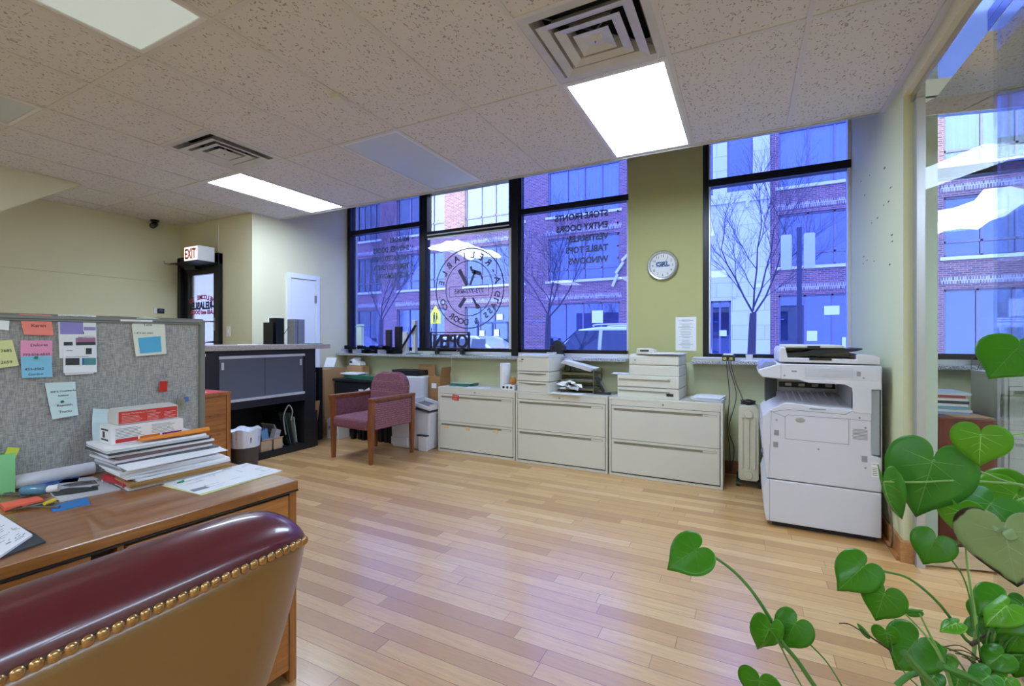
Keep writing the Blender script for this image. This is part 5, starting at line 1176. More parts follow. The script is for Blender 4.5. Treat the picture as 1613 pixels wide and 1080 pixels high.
b = MB(); dbox(b, -.7668, -.766, -2.2, .01, 1.337, 1.341); b.build('rail_groove', M('dark_groove', '55565a', .6), t)
b = MB(); dbox(b, -.7665, -.765, -.28, -.17, 1.338, 1.346); b.build('rail_tape', PAPER, t)
PX = -.772
def onp(u, v, off=0):
    """panel-face point (local y,z) on the sight line of photo point (u,v)"""
    o = DI @ Vector((0, 0, CZ)); d = DI.to_3x3() @ ray(u, v); k = (PX + off - o.x) / d.x; q = o + d * k; return q.y, q.z
def note(name, corners, mat, label, off=.002, curl=.006, cat='note', parts=None, lines=None, pin=None):
    c = [onp(*q) for q in corners]; cy = sum(q[0] for q in c) / 4; cz = sum(q[1] for q in c) / 4
    t = thing(name, label, cat, D @ Vector((PX + off, cy, cz)), DR); b = MB(); b.T = D
    N = 8
    def pt(a, q):   # a down, q across
        y = (c[0][0] * (1 - q) + c[1][0] * q) * (1 - a) + (c[3][0] * (1 - q) + c[2][0] * q) * a
        z = (c[0][1] * (1 - q) + c[1][1] * q) * (1 - a) + (c[3][1] * (1 - q) + c[2][1] * q) * a
        return y, z, PX + off + curl * a * a
    b.grid(lambda a, q: (pt(a, q)[2], pt(a, q)[0], pt(a, q)[1]), N, 4); b.build('sheet', mat, t, solid=.0006)
    if lines:
        tb = MB(); tb.T = D
        for (s, a, q, size, tilt) in lines:
            y, z, x = pt(a, q); text_mb(tb, s, size, (x + .0012, y, z), (0, 1, tilt), (0, -tilt, 1), ext=.0002)
        tb.T = None; tb.build('handwriting', M('pencil_ink', '4c4850', .8), t)
    if parts:
        for (nm, mt, y0, y1, a0, a1) in parts:
            pb = MB(); pb.T = D; pb.add([(pt(a, q)[2] + .0012, pt(a, q)[0], pt(a, q)[1]) for a, q in ((a0, y0), (a0, y1), (a1, y1), (a1, y0))], [(0, 1, 2, 3)]); pb.T = None; pb.build(nm, mt, t, solid=.0004)
    if pin:
        y, z = onp(*pin); x = PX + .006; pb = MB(); pb.T = D; pb.tube([(x, y, z), (x + .006, y, z), (x + .010, y, z), (x + .011, y, z)], [.003, .0025, .0055, .005], 12); pb.T = None; pb.build('push_pin', M('green_pin', '1f8a5a', .3), t, smooth=True)
    return t
CORAL = M('coral_paper', 'f08a7c', .8); PINK = M('pink_paper', 'ee9cc0', .8); SKYB = M('sky_blue_paper', '86c6e2', .8); YEL = M('pale_yellow_paper', 'd8dc9a', .8); MINT = M('pale_mint_paper', 'cfe4e4', .8)
note('sticky_note', [(30, 494), (80, 496), (83.5, 528), (37, 527)], CORAL, 'coral sticky note at the top left of the fabric partition', lines=[('312-555-0', .15, .1, .007, 0), ('Karen', .62, .28, .016, .02)])
note('sticky_note', [(32, 536), (82, 536), (82, 570), (32, 570)], PINK, 'pink sticky note above the blue one on the fabric partition', curl=.002, lines=[('Delores', .28, .3, .014, .02), ('773-556-6559', .72, .06, .0125, .01)])
note('sticky_note', [(32, 561), (80.5, 560), (81, 593), (33, 595)], SKYB, 'blue sticky note pinned below the pink one on the fabric partition', off=.006, lines=[('451-2562', .66, .1, .013, .01), ('Gordon', .9, .2, .012, .02)], pin=(55, 563))
note('sticky_note', [(-12, 537), (19, 535), (29, 575), (-12, 581)], YEL, 'pale yellow note cut by the left edge on the fabric partition', lines=[('-2685', .42, .25, .014, .03), ('2659', .85, .3, .014, .03)])
note('business_card', [(-10, 494), (15, 496), (13, 520), (-10, 518)], PAPER, 'white printed card at the top left corner of the fabric partition', cat='card', parts=[('printed_line', INK, .3, 1, .25, .29)])
PUR = M('purple_photo_print', '6a4a86', .5); PUR2 = M('violet_sky_print', '8f86c8', .5); DKP = M('dark_photo_print', '2c3036', .5)
note('brochure', [(91, 495), (151, 496.5), (152, 562), (93, 564)], PAPER, 'tall white brochure with a purple building photograph on the partition', cat='brochure', off=.001, curl=.004,
     parts=[('photograph', PUR2, .04, .64, .17, .45), ('photograph', PUR, .08, .62, .22, .42), ('photograph', DKP, .04, .66, .39, .45), ('photograph', PUR2, .66, .98, .28, .36), ('photograph', M('mauve_print', '9c6c8c', .5), .44, .97, .54, .64), ('photograph', DKP, .44, .97, .64, .71), ('emblem', DKP, .12, .35, .63, .71)],
     lines=[('The Perfect Combination of', .05, .08, .0075, 0), ('Security Protection & Style', .095, .14, .0075, 0), ('Security Rolling Shutters', .15, .07, .0052, 0), ('Retractable Awnings', .53, .5, .006, 0)])
note('brochure', [(99, 547), (151.5, 547), (151, 586), (98.5, 587)], M('white_leaflet', 'eceef2', .7), 'lower white leaflet with two small landscape photographs on the partition', cat='brochure', off=.006, curl=.004,
     parts=[('photograph', DKP, .06, .47, .42, .70), ('photograph', M('grey_sky_print', '9aa6b0', .5), .06, .47, .42, .54), ('photograph', M('teal_print', '4a8f94', .5), .55, .97, .42, .70), ('photograph', M('blue_edge_print', '2f56a8', .5), .55, .60, .42, .70), ('photograph', DKP, .86, .97, .42, .62), ('emblem', DKP, .66, .84, .03, .27)], lines=[('Protection and Security Everyday', .385, .08, .0048, 0), ('MEMBER', .14, .08, .005, 0)])
note('leaflet', [(100.5, 583), (148, 583), (146, 588), (101.5, 590.5)], PAPER, 'white leaflet edge showing under the lower brochure', off=.003, cat='leaflet')
t = note('envelope_note', [(207, 512), (259, 508), (261, 557), (213, 561)], M('cream_lined_paper', 'dfe3d4', .8), 'cream paper with a blue sticky note on it, near the partition end', off=.002, curl=.006,
     parts=[('blue_sticky', M('turquoise_paper', '56b0d8', .8), .14, .84, .42, .92)], lines=[('Lucia', .05, .35, .014, .02), ('1-474-261-6065', .28, .03, .0105, .01)])
b = MB(); c4 = [onp(207, 512), onp(215, 500.5), onp(236, 499), onp(251, 502), onp(259, 508)]; b.T = D; b.prism(c4, PX + .001, PX + .002, 'x'); b.T = None; b.build('flap', M('cream_lined_paper', 'dfe3d4', .8), t)
note('pinned_note', [(70, 603), (118, 601), (122, 653), (81, 660)], MINT, 'pale mint note pinned with a green pin in the middle of the partition', curl=.008, lines=[('800 S. Country Av', .28, .12, .0095, .02), ('Addison', .4, .35, .009, .02), ('Reynolds', .68, .25, .012, .02), ('Trucks', .86, .28, .013, .02)], pin=(96, 632))
note('leaning_paper', [(145, 643), (172, 644), (172, 700), (138, 702)], MINT, 'pale lined paper leaning on the partition behind the toner boxes', off=.01, curl=.05, cat='paper')
def hook(y, z, L=.05): return [(PX + .002, y, z + L), (PX + .008, y, z + L + .006), (PX + .012, y, z + L - .004), (PX + .010, y, z)]
t = thing('hanging_tag', 'red tag hanging on a ring from the fabric partition', 'tag', D @ Vector((PX, -.115, 1.05)), DR)
y, z = onp(257, 588); y2, z2 = onp(256, 608)
b = MB(); b.T = D; b.tube(curve(hook(y, z, .022)), .0012, 5); b.T = None; b.build('wire_hook', STEEL, t)
def wring(b, y, z, r, x): b.tube([(x + .004 * math.sin(a), y + r * math.cos(a), z + r * math.sin(a)) for a in [2 * math.pi * i / 16 for i in range(17)]], .0013, 6)
b = MB(); b.T = D; wring(b, y, z - .010, .011, PX + .010); b.T = None; b.build('ring', STEEL, t)
b = MB(); b.T = D; b.cbox((PX + .008, y2, z2), (.004, .030, .046), 0, rad(-3)); b.T = None; b.build('tag', M('red_plastic_tag', 'c0281e', .35), t, bev=.002)
t = thing('key_ring', 'ring of silver keys with a blue fob hanging from the fabric partition', 'keys', D @ Vector((PX, -.04, 1.02)), DR)
y, z = onp(283, 620); b = MB(); b.T = D; b.tube(curve(hook(y, z, .035)), .001, 5); b.T = None; b.build('wire_hook', STEEL, t)
b = MB(); b.T = D; wring(b, y, z - .010, .014, PX + .012); b.T = None; b.build('ring', STEEL, t)
for k, (dy, tl) in enumerate(((-.006, .2), (.004, -.15))):
    b = MB(); b.T = D; b.cyl((PX + .010 + .003 * k, y + dy, z - .03), (PX + .012 + .003 * k, y + dy, z - .03), .011).cbox((PX + .011 + .003 * k, y + dy * 1.4, z - .055), (.002, .007, .034), 0, rad(0)); b.T = None; b.build('key', M('nickel_key', 'a8a49a', .3, .9), t)
b = MB(); b.T = D; b.cbox((PX + .012, y + .022, z - .026), (.003, .018, .022), 0, rad(8)); b.T = None; b.build('fob', M('blue_fob', '4f6fae', .4), t, bev=.002)

# stack of magazines, sheets and boxes at the back of the desk
rr = random.Random(4)
lay = [('magazine', -.50, 'd9dbe0'), ('magazine', -.49, '9a7443'), ('magazine', -.49, 'a07a46'), ('magazine', -.50, 'e2e4ea'), ('magazine', -.51, 'f0f0f4'), ('magazine', -.52, 'e6e6ea'), ('magazine', -.52, 'f2f2f6'), ('magazine', -.54, '8c8c90'), ('magazine', -.55, 'c9c9ce'), ('magazine', -.55, '55565c'), ('magazine', -.56, 'd2d0d4'), ('magazine', -.56, '6e5458'), ('magazine', -.57, 'e8e8ec'), ('magazine', -.57, '44464c'), ('magazine', -.56, 'c4c6cc'), ('magazine', -.56, 'eeeef0')]
z = ZT + .001
names = {}
for i, (nm, xe, cx_) in enumerate(lay):
    th = .0092; w = .215; L = .335 - .008 * (i % 4); b = MB(); b.T = D
    b.cbox((xe - .0 + .165 - w / 2 - .04, -.205 - .004 * i + rr.uniform(-.012, .012), z + th / 2), (w, L, th - .0008), rr.uniform(-.05, .05)); b.T = None; z += th
    tone = ('pale' if int(cx_[:2], 16) > 180 else 'tan' if cx_[0] in '9a' and cx_[4] < '8' else 'dark')
    tag(b.build('magazine', M('cover_' + cx_, cx_, .5), bev=.0008), {'pale': 'pale white or grey publication in the tall stack on the desk', 'tan': 'thick tan-edged catalogue low in the tall stack on the desk', 'dark': 'dark-covered magazine in the tall stack on the desk'}[tone], 'magazine', {'pale': 'pale publications in the desk stack', 'tan': 'tan catalogues in the desk stack', 'dark': 'dark magazines in the desk stack'}[tone])
ZS = z
b = MB(); b.T = D; b.cbox((-.44, -.235, ZT + .088), (.17, .33, .0015), .05, 0, rad(6)); b.T = None
t = thing('loose_plan', 'white drawing with a dark outline, sliding off the front of the desk stack', 'paper', D @ Vector((-.44, -.22, ZT + .09)), DR)
b.build('sheet', PAPER, t)
t = thing('toner_box', 'white carton with red, orange and purple panels on the stack of magazines', 'box', D @ Vector((-.56, -.25, ZS)), DR)
bx = (-.60, -.49, -.395, -.170, ZS + .001, ZS + .063)
b = MB(); b.T = D; b.box(*bx); b.T = None; b.build('carton', WHITEP, t, bev=.0015)
def facepanel(t, nm, mt, y0, y1, z0, z1, x, dx=.0006):
    b = MB(); b.T = D; b.box(x, x + dx, y0, y1, z0, z1); b.T = None; return b.build(nm, mt, t)
for mt, a, c in ((M('red_panel', 'c22a2c', .5), .05, .34), (M('orange_panel', 'd8742c', .5), .37, .65), (M('purple_panel', '7a2f86', .5), .68, .97)):
    facepanel(t, 'printed_panel', mt, bx[2] + .225 * a, bx[2] + .225 * c, bx[4] + .004, bx[4] + .018, bx[1])
b = MB(); b.T = D
for i in range(7):
    for a, c in ((.05, .45), (.53, .9)): b.box(bx[1], bx[1] + .0006, bx[2] + .225 * a, bx[2] + .225 * (c - rr.uniform(0, .12)), bx[5] - .009 - .0052 * i, bx[5] - .0075 - .0052 * i)
b.T = None; b.build('print', M('grey_print', '7d8088', .8), t)
b = MB(); b.T = D; b.box(-.585, -.52, bx[2] - .0006, bx[2], bx[4] + .01, bx[4] + .016).box(-.585, -.52, bx[2] - .0006, bx[2], bx[5] - .016, bx[5] - .01).box(-.57, -.55, bx[2] - .0006, bx[2], bx[4] + .02, bx[5] - .02); b.T = None; b.build('end_print', INK, t)
t = thing('toner_box', 'red-fronted carton with grey ends on top of the white carton', 'box', D @ Vector((-.58, -.24, ZS + .064)), DR)
by = (-.61, -.515, -.370, -.178, ZS + .0645, ZS + .122)
b = MB(); b.T = D; b.prism([(by[0], by[4]), (by[1], by[4]), (by[1], by[5] - .006), (by[0] + .02, by[5]), (by[0], by[5] - .02)], by[2], by[3]); b.T = None; b.build('carton', M('grey_beige_card', 'c6c4ba', .7), t, bev=.003)
facepanel(t, 'printed_panel', RED, by[2] + .003, by[3] - .004, by[4] + .004, by[5] - .010, by[1])
b = MB(); b.T = D; X_ = by[1] + .0008
text_mb(b, 'Hi-Cap Maintenance Cartridge', .0085, (X_, by[2] + .012, by[5] - .021), (0, 1, 0), (0, 0, 1), ext=.0002)
for i in range(5):
    for a, c in ((.06, .4), (.46, .68), (.74, .95)): b.box(X_ - .0002, X_ + .0003, by[2] + .195 * a, by[2] + .195 * (c - rr.uniform(0, .1)), by[5] - .028 - .0052 * i, by[5] - .0268 - .0052 * i)
b.T = None; b.build('print', M('pale_pink_print', 'e8b4b0', .8), t)
t = thing('orange_folder', 'orange felt pouch lying at the front of the stack below the cartons', 'pouch', D @ Vector((-.46, -.2, ZS)), DR)
b = MB(); b.T = D; b.grid(lambda a, q: (-.455 + .028 * math.cos(q * 6.283) * math.sin(math.pi * (a * .9 + .08)) ** .35, -.33 + .235 * a, ZS + .0105 + (.003 + .0075 * a) * math.sin(q * 6.283)), 20, 14); b.T = None
b.build('pouch', M('orange_felt', 'e08a30', .95, bmp=.5, bscale=300), t, smooth=True)
# sheets spread on the desk top
def dsheet(name, cx, cy, w, d, rz, mat, label, z=ZT + .0012, th=.0008, cat='paper'):
    b = MB(); b.T = D; b.cbox((cx, cy, z), (w, d, th), rz); b.T = None; return tag(b.build(name, mat), label, cat)
dsheet('yellow_sheet', -.255, -.135, .235, .30, .10, YEL, 'pale yellow sheet under the large plan at the desk end')
t = thing('plan_sheet', 'large white printed plan lying across the far end of the desk', 'paper', D @ Vector((-.26, -.12, ZT)), DR)
b = MB(); b.T = D; b.cbox((-.265, -.125, ZT + .0028), (.235, .31, .0008), .06); b.T = None; b.build('sheet', PAPER, t)
b = MB(); b.T = D
for i in range(22):
    y = -.26 + rr.uniform(0, .27); x = -.36 + rr.uniform(0, .19); b.cbox((x, y, ZT + .0034), (.001, rr.uniform(.02, .07), .0003), .06 + (math.pi / 2 if i % 4 == 0 else 0))
b.box(-.21, -.18, -.27, -.22, ZT + .0032, ZT + .0036); b.T = None; b.build('plan_lines', M('grey_print', '7d8088', .8), t)
t = thing('pen', 'white and black pen with a green clip lying on the large plan', 'pen', D @ Vector((-.34, -.15, ZT)), DR)
b = MB(); b.T = D; b.tube([(-.325, -.24, ZT + .008), (-.335, -.18, ZT + .008), (-.345, -.10, ZT + .008)], .0045, 8); b.T = None; b.build('barrel', WHITEP, t, smooth=True)
b = MB(); b.T = D; b.tube([(-.321, -.262, ZT + .008), (-.325, -.24, ZT + .008)], [.002, .0046], 8); b.T = None; b.build('tip', M('green_pin', '1f8a5a', .3), t)
t = thing('stamp', 'red rubber stamp handle at the foot of the desk stack', 'stamp', D @ Vector((-.42, -.42, ZT)), DR)
p1 = at(168, 752, Z=ZT + .02); p2 = at(200, 762, Z=ZT + .016); q1 = p1 * .45 + p2 * .55
b = MB().tube([p1, p1 * .7 + p2 * .3, q1, p2], [.014, .012, .009, .013], 14); b.build('handle', M('red_gloss_plastic', 'b3202c', .2), t, smooth=True)
b = MB().tube([p2, p2 + (p2 - p1).normalized() * .008], .016, 18); b.build('cap', M('pink_red_plastic', 'd0404e', .25), t, smooth=True)
# roll of paper along the partition
g0 = DI @ at(24, 775, Z=ZT)
pa = D @ Vector((-.745, g0.y + .004, ZT + .026)); pb = D @ Vector((-.745, -.37, ZT + .026))
t = thing('paper_roll', 'long white paper roll lying along the foot of the partition', 'paper roll', (pa + pb) / 2, DR)
MB().cyl(pa, pb, .024, 24).build('roll', M('cool_white_paper', 'e6e8f2', .6), t, smooth=True)
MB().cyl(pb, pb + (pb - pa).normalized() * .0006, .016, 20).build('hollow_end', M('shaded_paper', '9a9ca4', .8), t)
# green holder
t = thing('desk_caddy', 'light green card holder with a marker and a yellow note in it', 'holder', D @ Vector((-.72, g0.y - .07, ZT)), DR)
MINTG = M('light_green_card', '8fd894', .7)
b = MB(); b.T = D
for q in ((g0.x - .03, g0.x, g0.y - .003, g0.y), (g0.x - .03, g0.x, g0.y - .13, g0.y - .127), (g0.x - .003, g0.x, g0.y - .127, g0.y - .003), (g0.x - .03, g0.x - .027, g0.y - .127, g0.y - .003)): b.box(*q, ZT + .002, ZT + .135)
b.box(g0.x - .03, g0.x, g0.y - .13, g0.y, ZT, ZT + .002); b.T = None; b.build('holder', MINTG, t)
b = MB(); b.T = D; b.cyl((g0.x - .013, g0.y - .035, ZT + .01), (g0.x - .013, g0.y - .045, ZT + .165), .009); b.T = None; tag(b.build('marker', DARKP, smooth=True), 'black marker standing in the light green holder', 'marker')
b = MB(); b.T = D; b.cbox((g0.x - .012, g0.y - .018, ZT + .10), (.004, .03, .11), 0, rad(-18)); b.T = None; tag(b.build('sticky_pad', M('lime_yellow_paper', 'd4dc50', .8)), 'yellow sticky slip poking out of the light green holder', 'note')
# small clutter, each on the desk top
def flat(name, cs, mat, label, z=ZT, th=.002, cat='paper', bev=0):
    pts = [at(u, v, Z=z + th) for u, v in cs]; b = MB(); b.prism([(p.x, p.y) for p in pts], z + .0002, z + th, 'z'); return tag(b.build(name, mat, bev=bev), label, cat)
flat('blue_envelope', [(56, 755), (127, 746), (122, 758), (84, 762), (60, 766)], M('deep_blue_card', '2f63b0', .6), 'deep blue envelope lying beside the white paper roll', th=.006, cat='envelope')
flat('black_wallet', [(38, 758), (57, 752), (60, 757), (42, 763)], DARKP, 'small black wallet left of the deep blue envelope', th=.008, cat='wallet')
t = thing('magazine', 'open black and white magazine with a large letter W on the desk', 'magazine', at(130, 770, Z=ZT))
cs = [(76, 772), (100, 755), (146, 750), (190, 769), (94, 788)]; pts = [at(u, v, Z=ZT + .006) for u, v in cs]
MB().prism([(p.x, p.y) for p in pts], ZT + .0003, ZT + .006, 'z').build('cover', M('grey_white_cover', 'c8cad0', .4), t)
def mflat(nm, cs, mat, z): 
    pts = [at(u, v, Z=z) for u, v in cs]; MB().prism([(p.x, p.y) for p in pts], z - .0006, z, 'z').build(nm, mat, t)
mflat('photograph', [(80, 774), (108, 768), (154, 766), (155, 771), (112, 778), (86, 781)], DKP, ZT + .0068)
mflat('photograph', [(96, 764), (128, 757), (150, 756), (154, 761), (110, 766)], M('brown_photo_print', '6a5c58', .5), ZT + .0068)
a_ = at(97, 766, Z=ZT + .007); b_ = at(150, 758, Z=ZT + .007); xd = (b_ - a_).normalized(); yd = Vector((0, 0, 1)).cross(xd)
b = MB(); text_mb(b, 'W', .032, a_, xd, yd, ext=.0003, off=.001); text_mb(b, 'indow', .022, a_ + xd * .032, xd, yd, ext=.0003); b.build('title', M('navy_print', '24306a', .5), t)
flat('blue_slip', [(78, 797), (137, 782), (143, 793), (84, 806)], M('medium_blue_card', '2f78b8', .6), 'rectangular mid-blue slip at the front of the desk clutter', th=.0016)
flat('coral_pad', [(0, 792), (59, 781), (69, 786), (8, 800)], M('red_coral_card', 'f06a54', .6), 'coral red folded card at the left of the desk clutter', th=.012, cat='card')
flat('pink_slip', [(28, 763), (60, 757), (66, 762), (34, 768)], PINK, 'small pink slip behind the blue bottle on the desk', th=.003)
flat('notepad', [(-60, 885), (-55, 790), (0, 809), (51, 841), (0, 875)], PAPER, 'white handwritten pad cut by the left edge of the photo', z=ZT + .006, th=.006, cat='notepad')
flat('clipboard', [(-70, 905), (-55, 780), (0, 815), (54, 839), (72, 852), (0, 877)], M('charcoal_board', '3a3e42', .5), 'charcoal desk board under the handwritten pad', th=.005, cat='board')
b = MB(); rr = random.Random(6)
for i in range(22):
    u, v = rr.uniform(0, 38), 0; v = rr.uniform(818 + u * .55, 862 - u * .35); p_ = at(u, v, Z=ZT + .0125); b.cbox(p_, (.0012, rr.uniform(.006, .018), .0003), rr.uniform(.3, 1.2))
t2 = [o for o in C.objects if o.name == 'notepad'][0]; b.build('handwriting', INK, t2)
p1 = at(33, 772, Z=ZT + .018); p2 = at(76, 770, Z=ZT + .018); p3 = at(92, 768, Z=ZT + .018); d_ = (p2 - p1).normalized()
t = thing('lotion_bottle', 'translucent blue bottle with a white cap lying on the desk', 'bottle', (p1 + p2) / 2)
MB().tube([p1, p1 + d_ * .006, p1 + d_ * .02, p2 - d_ * .02, p2 - d_ * .004, p2], [.009, .014, .017, .017, .014, .010], 18).build('bottle', M('blue_translucent_plastic', '55809c', .15), t, smooth=True)
MB().tube([p2, p2 + d_ * .003, p3, p3 + d_ * .001], [.011, .012, .013, .011], 18).build('cap', WHITEP, t, smooth=True)
t = thing('scissors', 'steel scissors with yellow handles among the desk clutter', 'scissors', at(65, 797, Z=ZT))
A_ = at(30, 801, Z=ZT + .006); B_ = at(86, 790, Z=ZT + .006); C_ = at(94, 798, Z=ZT + .006)
MB().tube([A_, (A_ + B_) / 2, B_], [.0015, .004, .005], 6).tube([at(36, 798, Z=ZT + .009), C_], [.0015, .004], 6).build('blades', STEEL, t)
MB().tube([at(70, 793, Z=ZT + .012), B_ + Vector((0, 0, .006))], [.006, .007], 8).build('handle', M('yellow_handle', 'd8c030', .4), t, smooth=True)
b = MB(); rr = random.Random(12)
for i in range(10):
    p_ = at(8 + 6 * i, 806 - 1.1 * i + rr.uniform(-3, 2), Z=ZT + .004); b.tube([p_, p_ + Vector((rr.uniform(-.02, .02), rr.uniform(.01, .03), .002)), p_ + Vector((rr.uniform(-.02, .02), rr.uniform(.02, .05), 0))], .0022, 5)
tag(b.build('loose_keys', M('tarnished_metal', '6e6a4a', .35, .8)), 'tarnished chain of small keys along the front of the coral card', 'keys')
b = MB()
for i in range(9):
    p_ = at(4 + 5 * i, 778 + 2.2 * math.sin(i * 2), Z=ZT + .004); wr = [(p_ + Vector((.010 * math.cos(a), .010 * math.sin(a), 0))) for a in [i_ * .7 for i_ in range(10)]]; b.tube(wr, .0015, 5)
tag(b.build('paper_clips', STEEL), 'chain of silver clips in front of the light green holder', 'clips')
b = MB()
for i in range(8):
    p_ = at(150 + 6 * i, 760 + 4 * math.sin(i * 1.7), Z=ZT + .010); b.tube([p_, p_ + Vector((rr.uniform(-.02, .02), rr.uniform(-.03, .03), rr.uniform(0, .01)))], .0025, 5)
tag(b.build('bent_clips', M('dull_steel', '86867e', .35, .8)), 'small bent steel clips between the magazine and the red stamp', 'clips')

# ------------------------------------------------------------ leather desk chair, seen from behind
LEA = M('burgundy_leather', '54111c', .28, var=.25, scale=5, bmp=.06, bscale=60, coat=.4)
LEAB = M('worn_brown_leather', '7d5a2e', .34, var=.18, scale=4, bmp=.08, bscale=40, coat=.25)
t = thing('leather_chair', 'burgundy leather desk chair with brass nailheads, pulled up to the desk', 'chair', (-1.05, .25, 0))
YC0 = .25; HW = .39
def back_w(z):  # half width of the back at height z
    return HW - .065 * (max(0, .88 - z) / .27) ** 1.5
# burgundy roll along the top, rounded at both ends
def roll(a, q):
    th = -.05 + q * 3.9; y = -1 + 2 * a; e_ = max(0., 1 - abs(y) ** 7) ** .42
    cx_, cz_ = -.855, .872; rx, rz_ = .092, .063
    return (cx_ + rx * math.cos(th) * (.55 + .45 * e_) , YC0 + (HW - .005) * y, cz_ - .012 * (1 - e_) + rz_ * math.sin(th) * (.18 + .82 * e_))
b = MB().grid(lambda a, q: roll(.5 - .5 * math.cos(math.pi * a), q), 60, 26)
n0 = len(b.v)
b.build('head_roll', LEA, t, smooth=True, sub=1)
# outer back panel below the nails
def bp(a, q):   # a across, q down
    z = .876 - .50 * q; w = back_w(z) ; y = -1 + 2 * a
    bulge = .022 * (1 - abs(y) ** 3) * math.sin(math.pi * min(1, q * 1.3 + .12)) ** .7
    x = -.772 + bulge - .035 * abs(y) ** 10 - .05 * q
    return (x, YC0 + w * y, z - .012 * abs(y) ** 8)
MB().grid(bp, 44, 24).build('outer_back', LEAB, t, smooth=True, solid=.006)
def side(a, q, s):
    z = .865 - .50 * q; w = back_w(z); th = a * math.pi
    x = -.872 - .06 * q; return (x + .045 * math.cos(th) * 1.0 - .03 * a, YC0 + s * (w - .012 + .012 * math.sin(th)), z)
for s_ in (-1, 1): MB().grid(lambda a, q: side(a, q, s_), 12, 20).build('side_wing', LEA, t, smooth=True)
b = MB().grid(lambda a, q: (-.95 - .05 * math.sin(math.pi * q) - .05 * q, YC0 + (back_w(.86 - .5 * q) - .02) * (-1 + 2 * a), .88 - .42 * q), 20, 14)
b.build('inner_back', LEA, t, smooth=True, solid=.05)
# nailheads
NB = M('brass_nailhead', 'b08a5c', .22, .85); first = None; nail_pos = []
k = 46
for i in range(k):
    y = YC0 - (HW - .03) + (2 * HW - .055) * i / (k - 1); nail_pos.append((-.7610 - .028 * abs((y - YC0) / HW) ** 10, y, .876 - .010 * abs((y - YC0) / HW) ** 8))
for i in range(14):
    z = .860 - .016 * i; nail_pos.append((-.806 - .05 * (.876 - z) / .5, YC0 + back_w(z) + .001, z))
for i, (x, y, z) in enumerate(nail_pos):
    r = .0086 if i < k else .005
    if i in (0, k):
        b = MB()
        for q in (0,): b.sph((0, 0, 0), r, .62, 1, 1, 14, 10)
        first = b.build('nailhead', NB, t, world=False, smooth=True); o = first
    else: o = first.copy(); C.objects.link(o)
    o.parent = t; o.location = Vector((x, y, z)) - t.location
b = MB().tube([(p_[0] - .009, p_[1], p_[2]) for p_ in nail_pos[:k]], .0085, 8); b.build('nail_welt', M('dark_leather_welt', '2a1514', .4), t, smooth=True)
MB().box(-1.42, -.93, YC0 - .27, YC0 + .27, .42, .53).build('seat', LEA, t, bev=.04, seg=4, smooth=True)
for s_ in (-1, 1):
    MB().tube(curve([(-.90, YC0 + s_ * .31, .66), (-1.05, YC0 + s_ * .32, .675), (-1.30, YC0 + s_ * .32, .67), (-1.34, YC0 + s_ * .32, .64)]), [.036] * 25, 14).build('armrest', LEA, t, smooth=True)
    MB().box(-1.30, -.93, YC0 + s_ * .31 - .02, YC0 + s_ * .31 + .02, .45, .65).build('arm_panel', LEA, t, bev=.015, smooth=True)
DW_ = wood('dark_base_wood', '3a2014', '553020', .35, 'x')
MB().cyl((-1.15, YC0, .10), (-1.15, YC0, .42), .028).build('column', DARKP, t)
for i in range(5):
    a = i * 2 * math.pi / 5 + .3; e_ = Vector((-1.15 + .28 * math.cos(a), YC0 + .28 * math.sin(a), .075))
    l_ = MB().tube([(-1.15, YC0, .12), e_], [.03, .02], 8).build('base_leg', DW_, t, smooth=True)
    MB().cyl(e_ + Vector((-.012, 0, -.047)), e_ + Vector((.012, 0, -.047)), .026, 14).build('caster', DARKP, l_)

# ------------------------------------------------------------ split-leaf plant in a pot at the right
t = thing('potted_plant', 'large green heart-leaved philodendron reaching in from the lower right', 'plant', (.60, 1.58, 0))
MB().lathe([(0, 0), (.13, 0), (.17, .24), (.18, .27), (.165, .27), (.15, .22), (0, .22)], (.60, 1.58, 0), 36).build('pot', M('terracotta', 'a8643f', .8), t, smooth=True)
MB().lathe([(0, .235), (.152, .23)], (.60, 1.58, 0), 30).build('soil', M('potting_soil', '33261c', .95), t)
def leafmat(name, c, c2, edge=None):
    m, n, l, p = nmat(name); v = coords(n, l)
    col = mixc(n, l, noise(n, l, v, 12, 3), lin(c), lin(c2))
    if edge:
        at_ = n.new('ShaderNodeAttribute'); at_.attribute_name = 'rim'; r_ = n.new('ShaderNodeMath'); r_.operation = 'MULTIPLY_ADD'; r_.inputs[1].default_value = .9
        l.new(noise(n, l, v, 9, 3), r_.inputs[0]); l.new(at_.outputs['Fac'], r_.inputs[2]); hf = n.new('ShaderNodeMath'); hf.operation = 'MULTIPLY'; hf.inputs[1].default_value = .5; l.new(r_.outputs[0], hf.inputs[0]); col = mixc(n, l, ramp(n, l, hf.outputs[0], [(.70, 0.), (.73, 1.)]), col, lin(edge))
    l.new(col, p.inputs['Base Color']); p.inputs['Roughness'].default_value = .32; p.inputs['Specular IOR Level'].default_value = .5
    tr = n.new('ShaderNodeBsdfTranslucent'); l.new(col, tr.inputs[0]); mx = n.new('ShaderNodeMixShader'); mx.inputs[0].default_value = .35
    l.new(p.outputs[0], mx.inputs[1]); l.new(tr.outputs[0], mx.inputs[2]); l.new(mx.outputs[0], n['Material Output'].inputs[0]); return m
LF = [leafmat('leaf_green_deep', '4f9c1c', '449016'), leafmat('leaf_green_bright', '74c02c', '62ac20'), leafmat('leaf_green_cool', '58a63c', '489430'), leafmat('leaf_fading', 'b8d09c', '9cba80', '4c3a34')]
OUT = [(0, 1.0), (6, .90), (14, .80), (26, .74), (42, .70), (60, .665), (80, .62), (100, .575), (120, .51), (138, .43), (152, .34), (164, .24), (172, .15), (180, .04)]
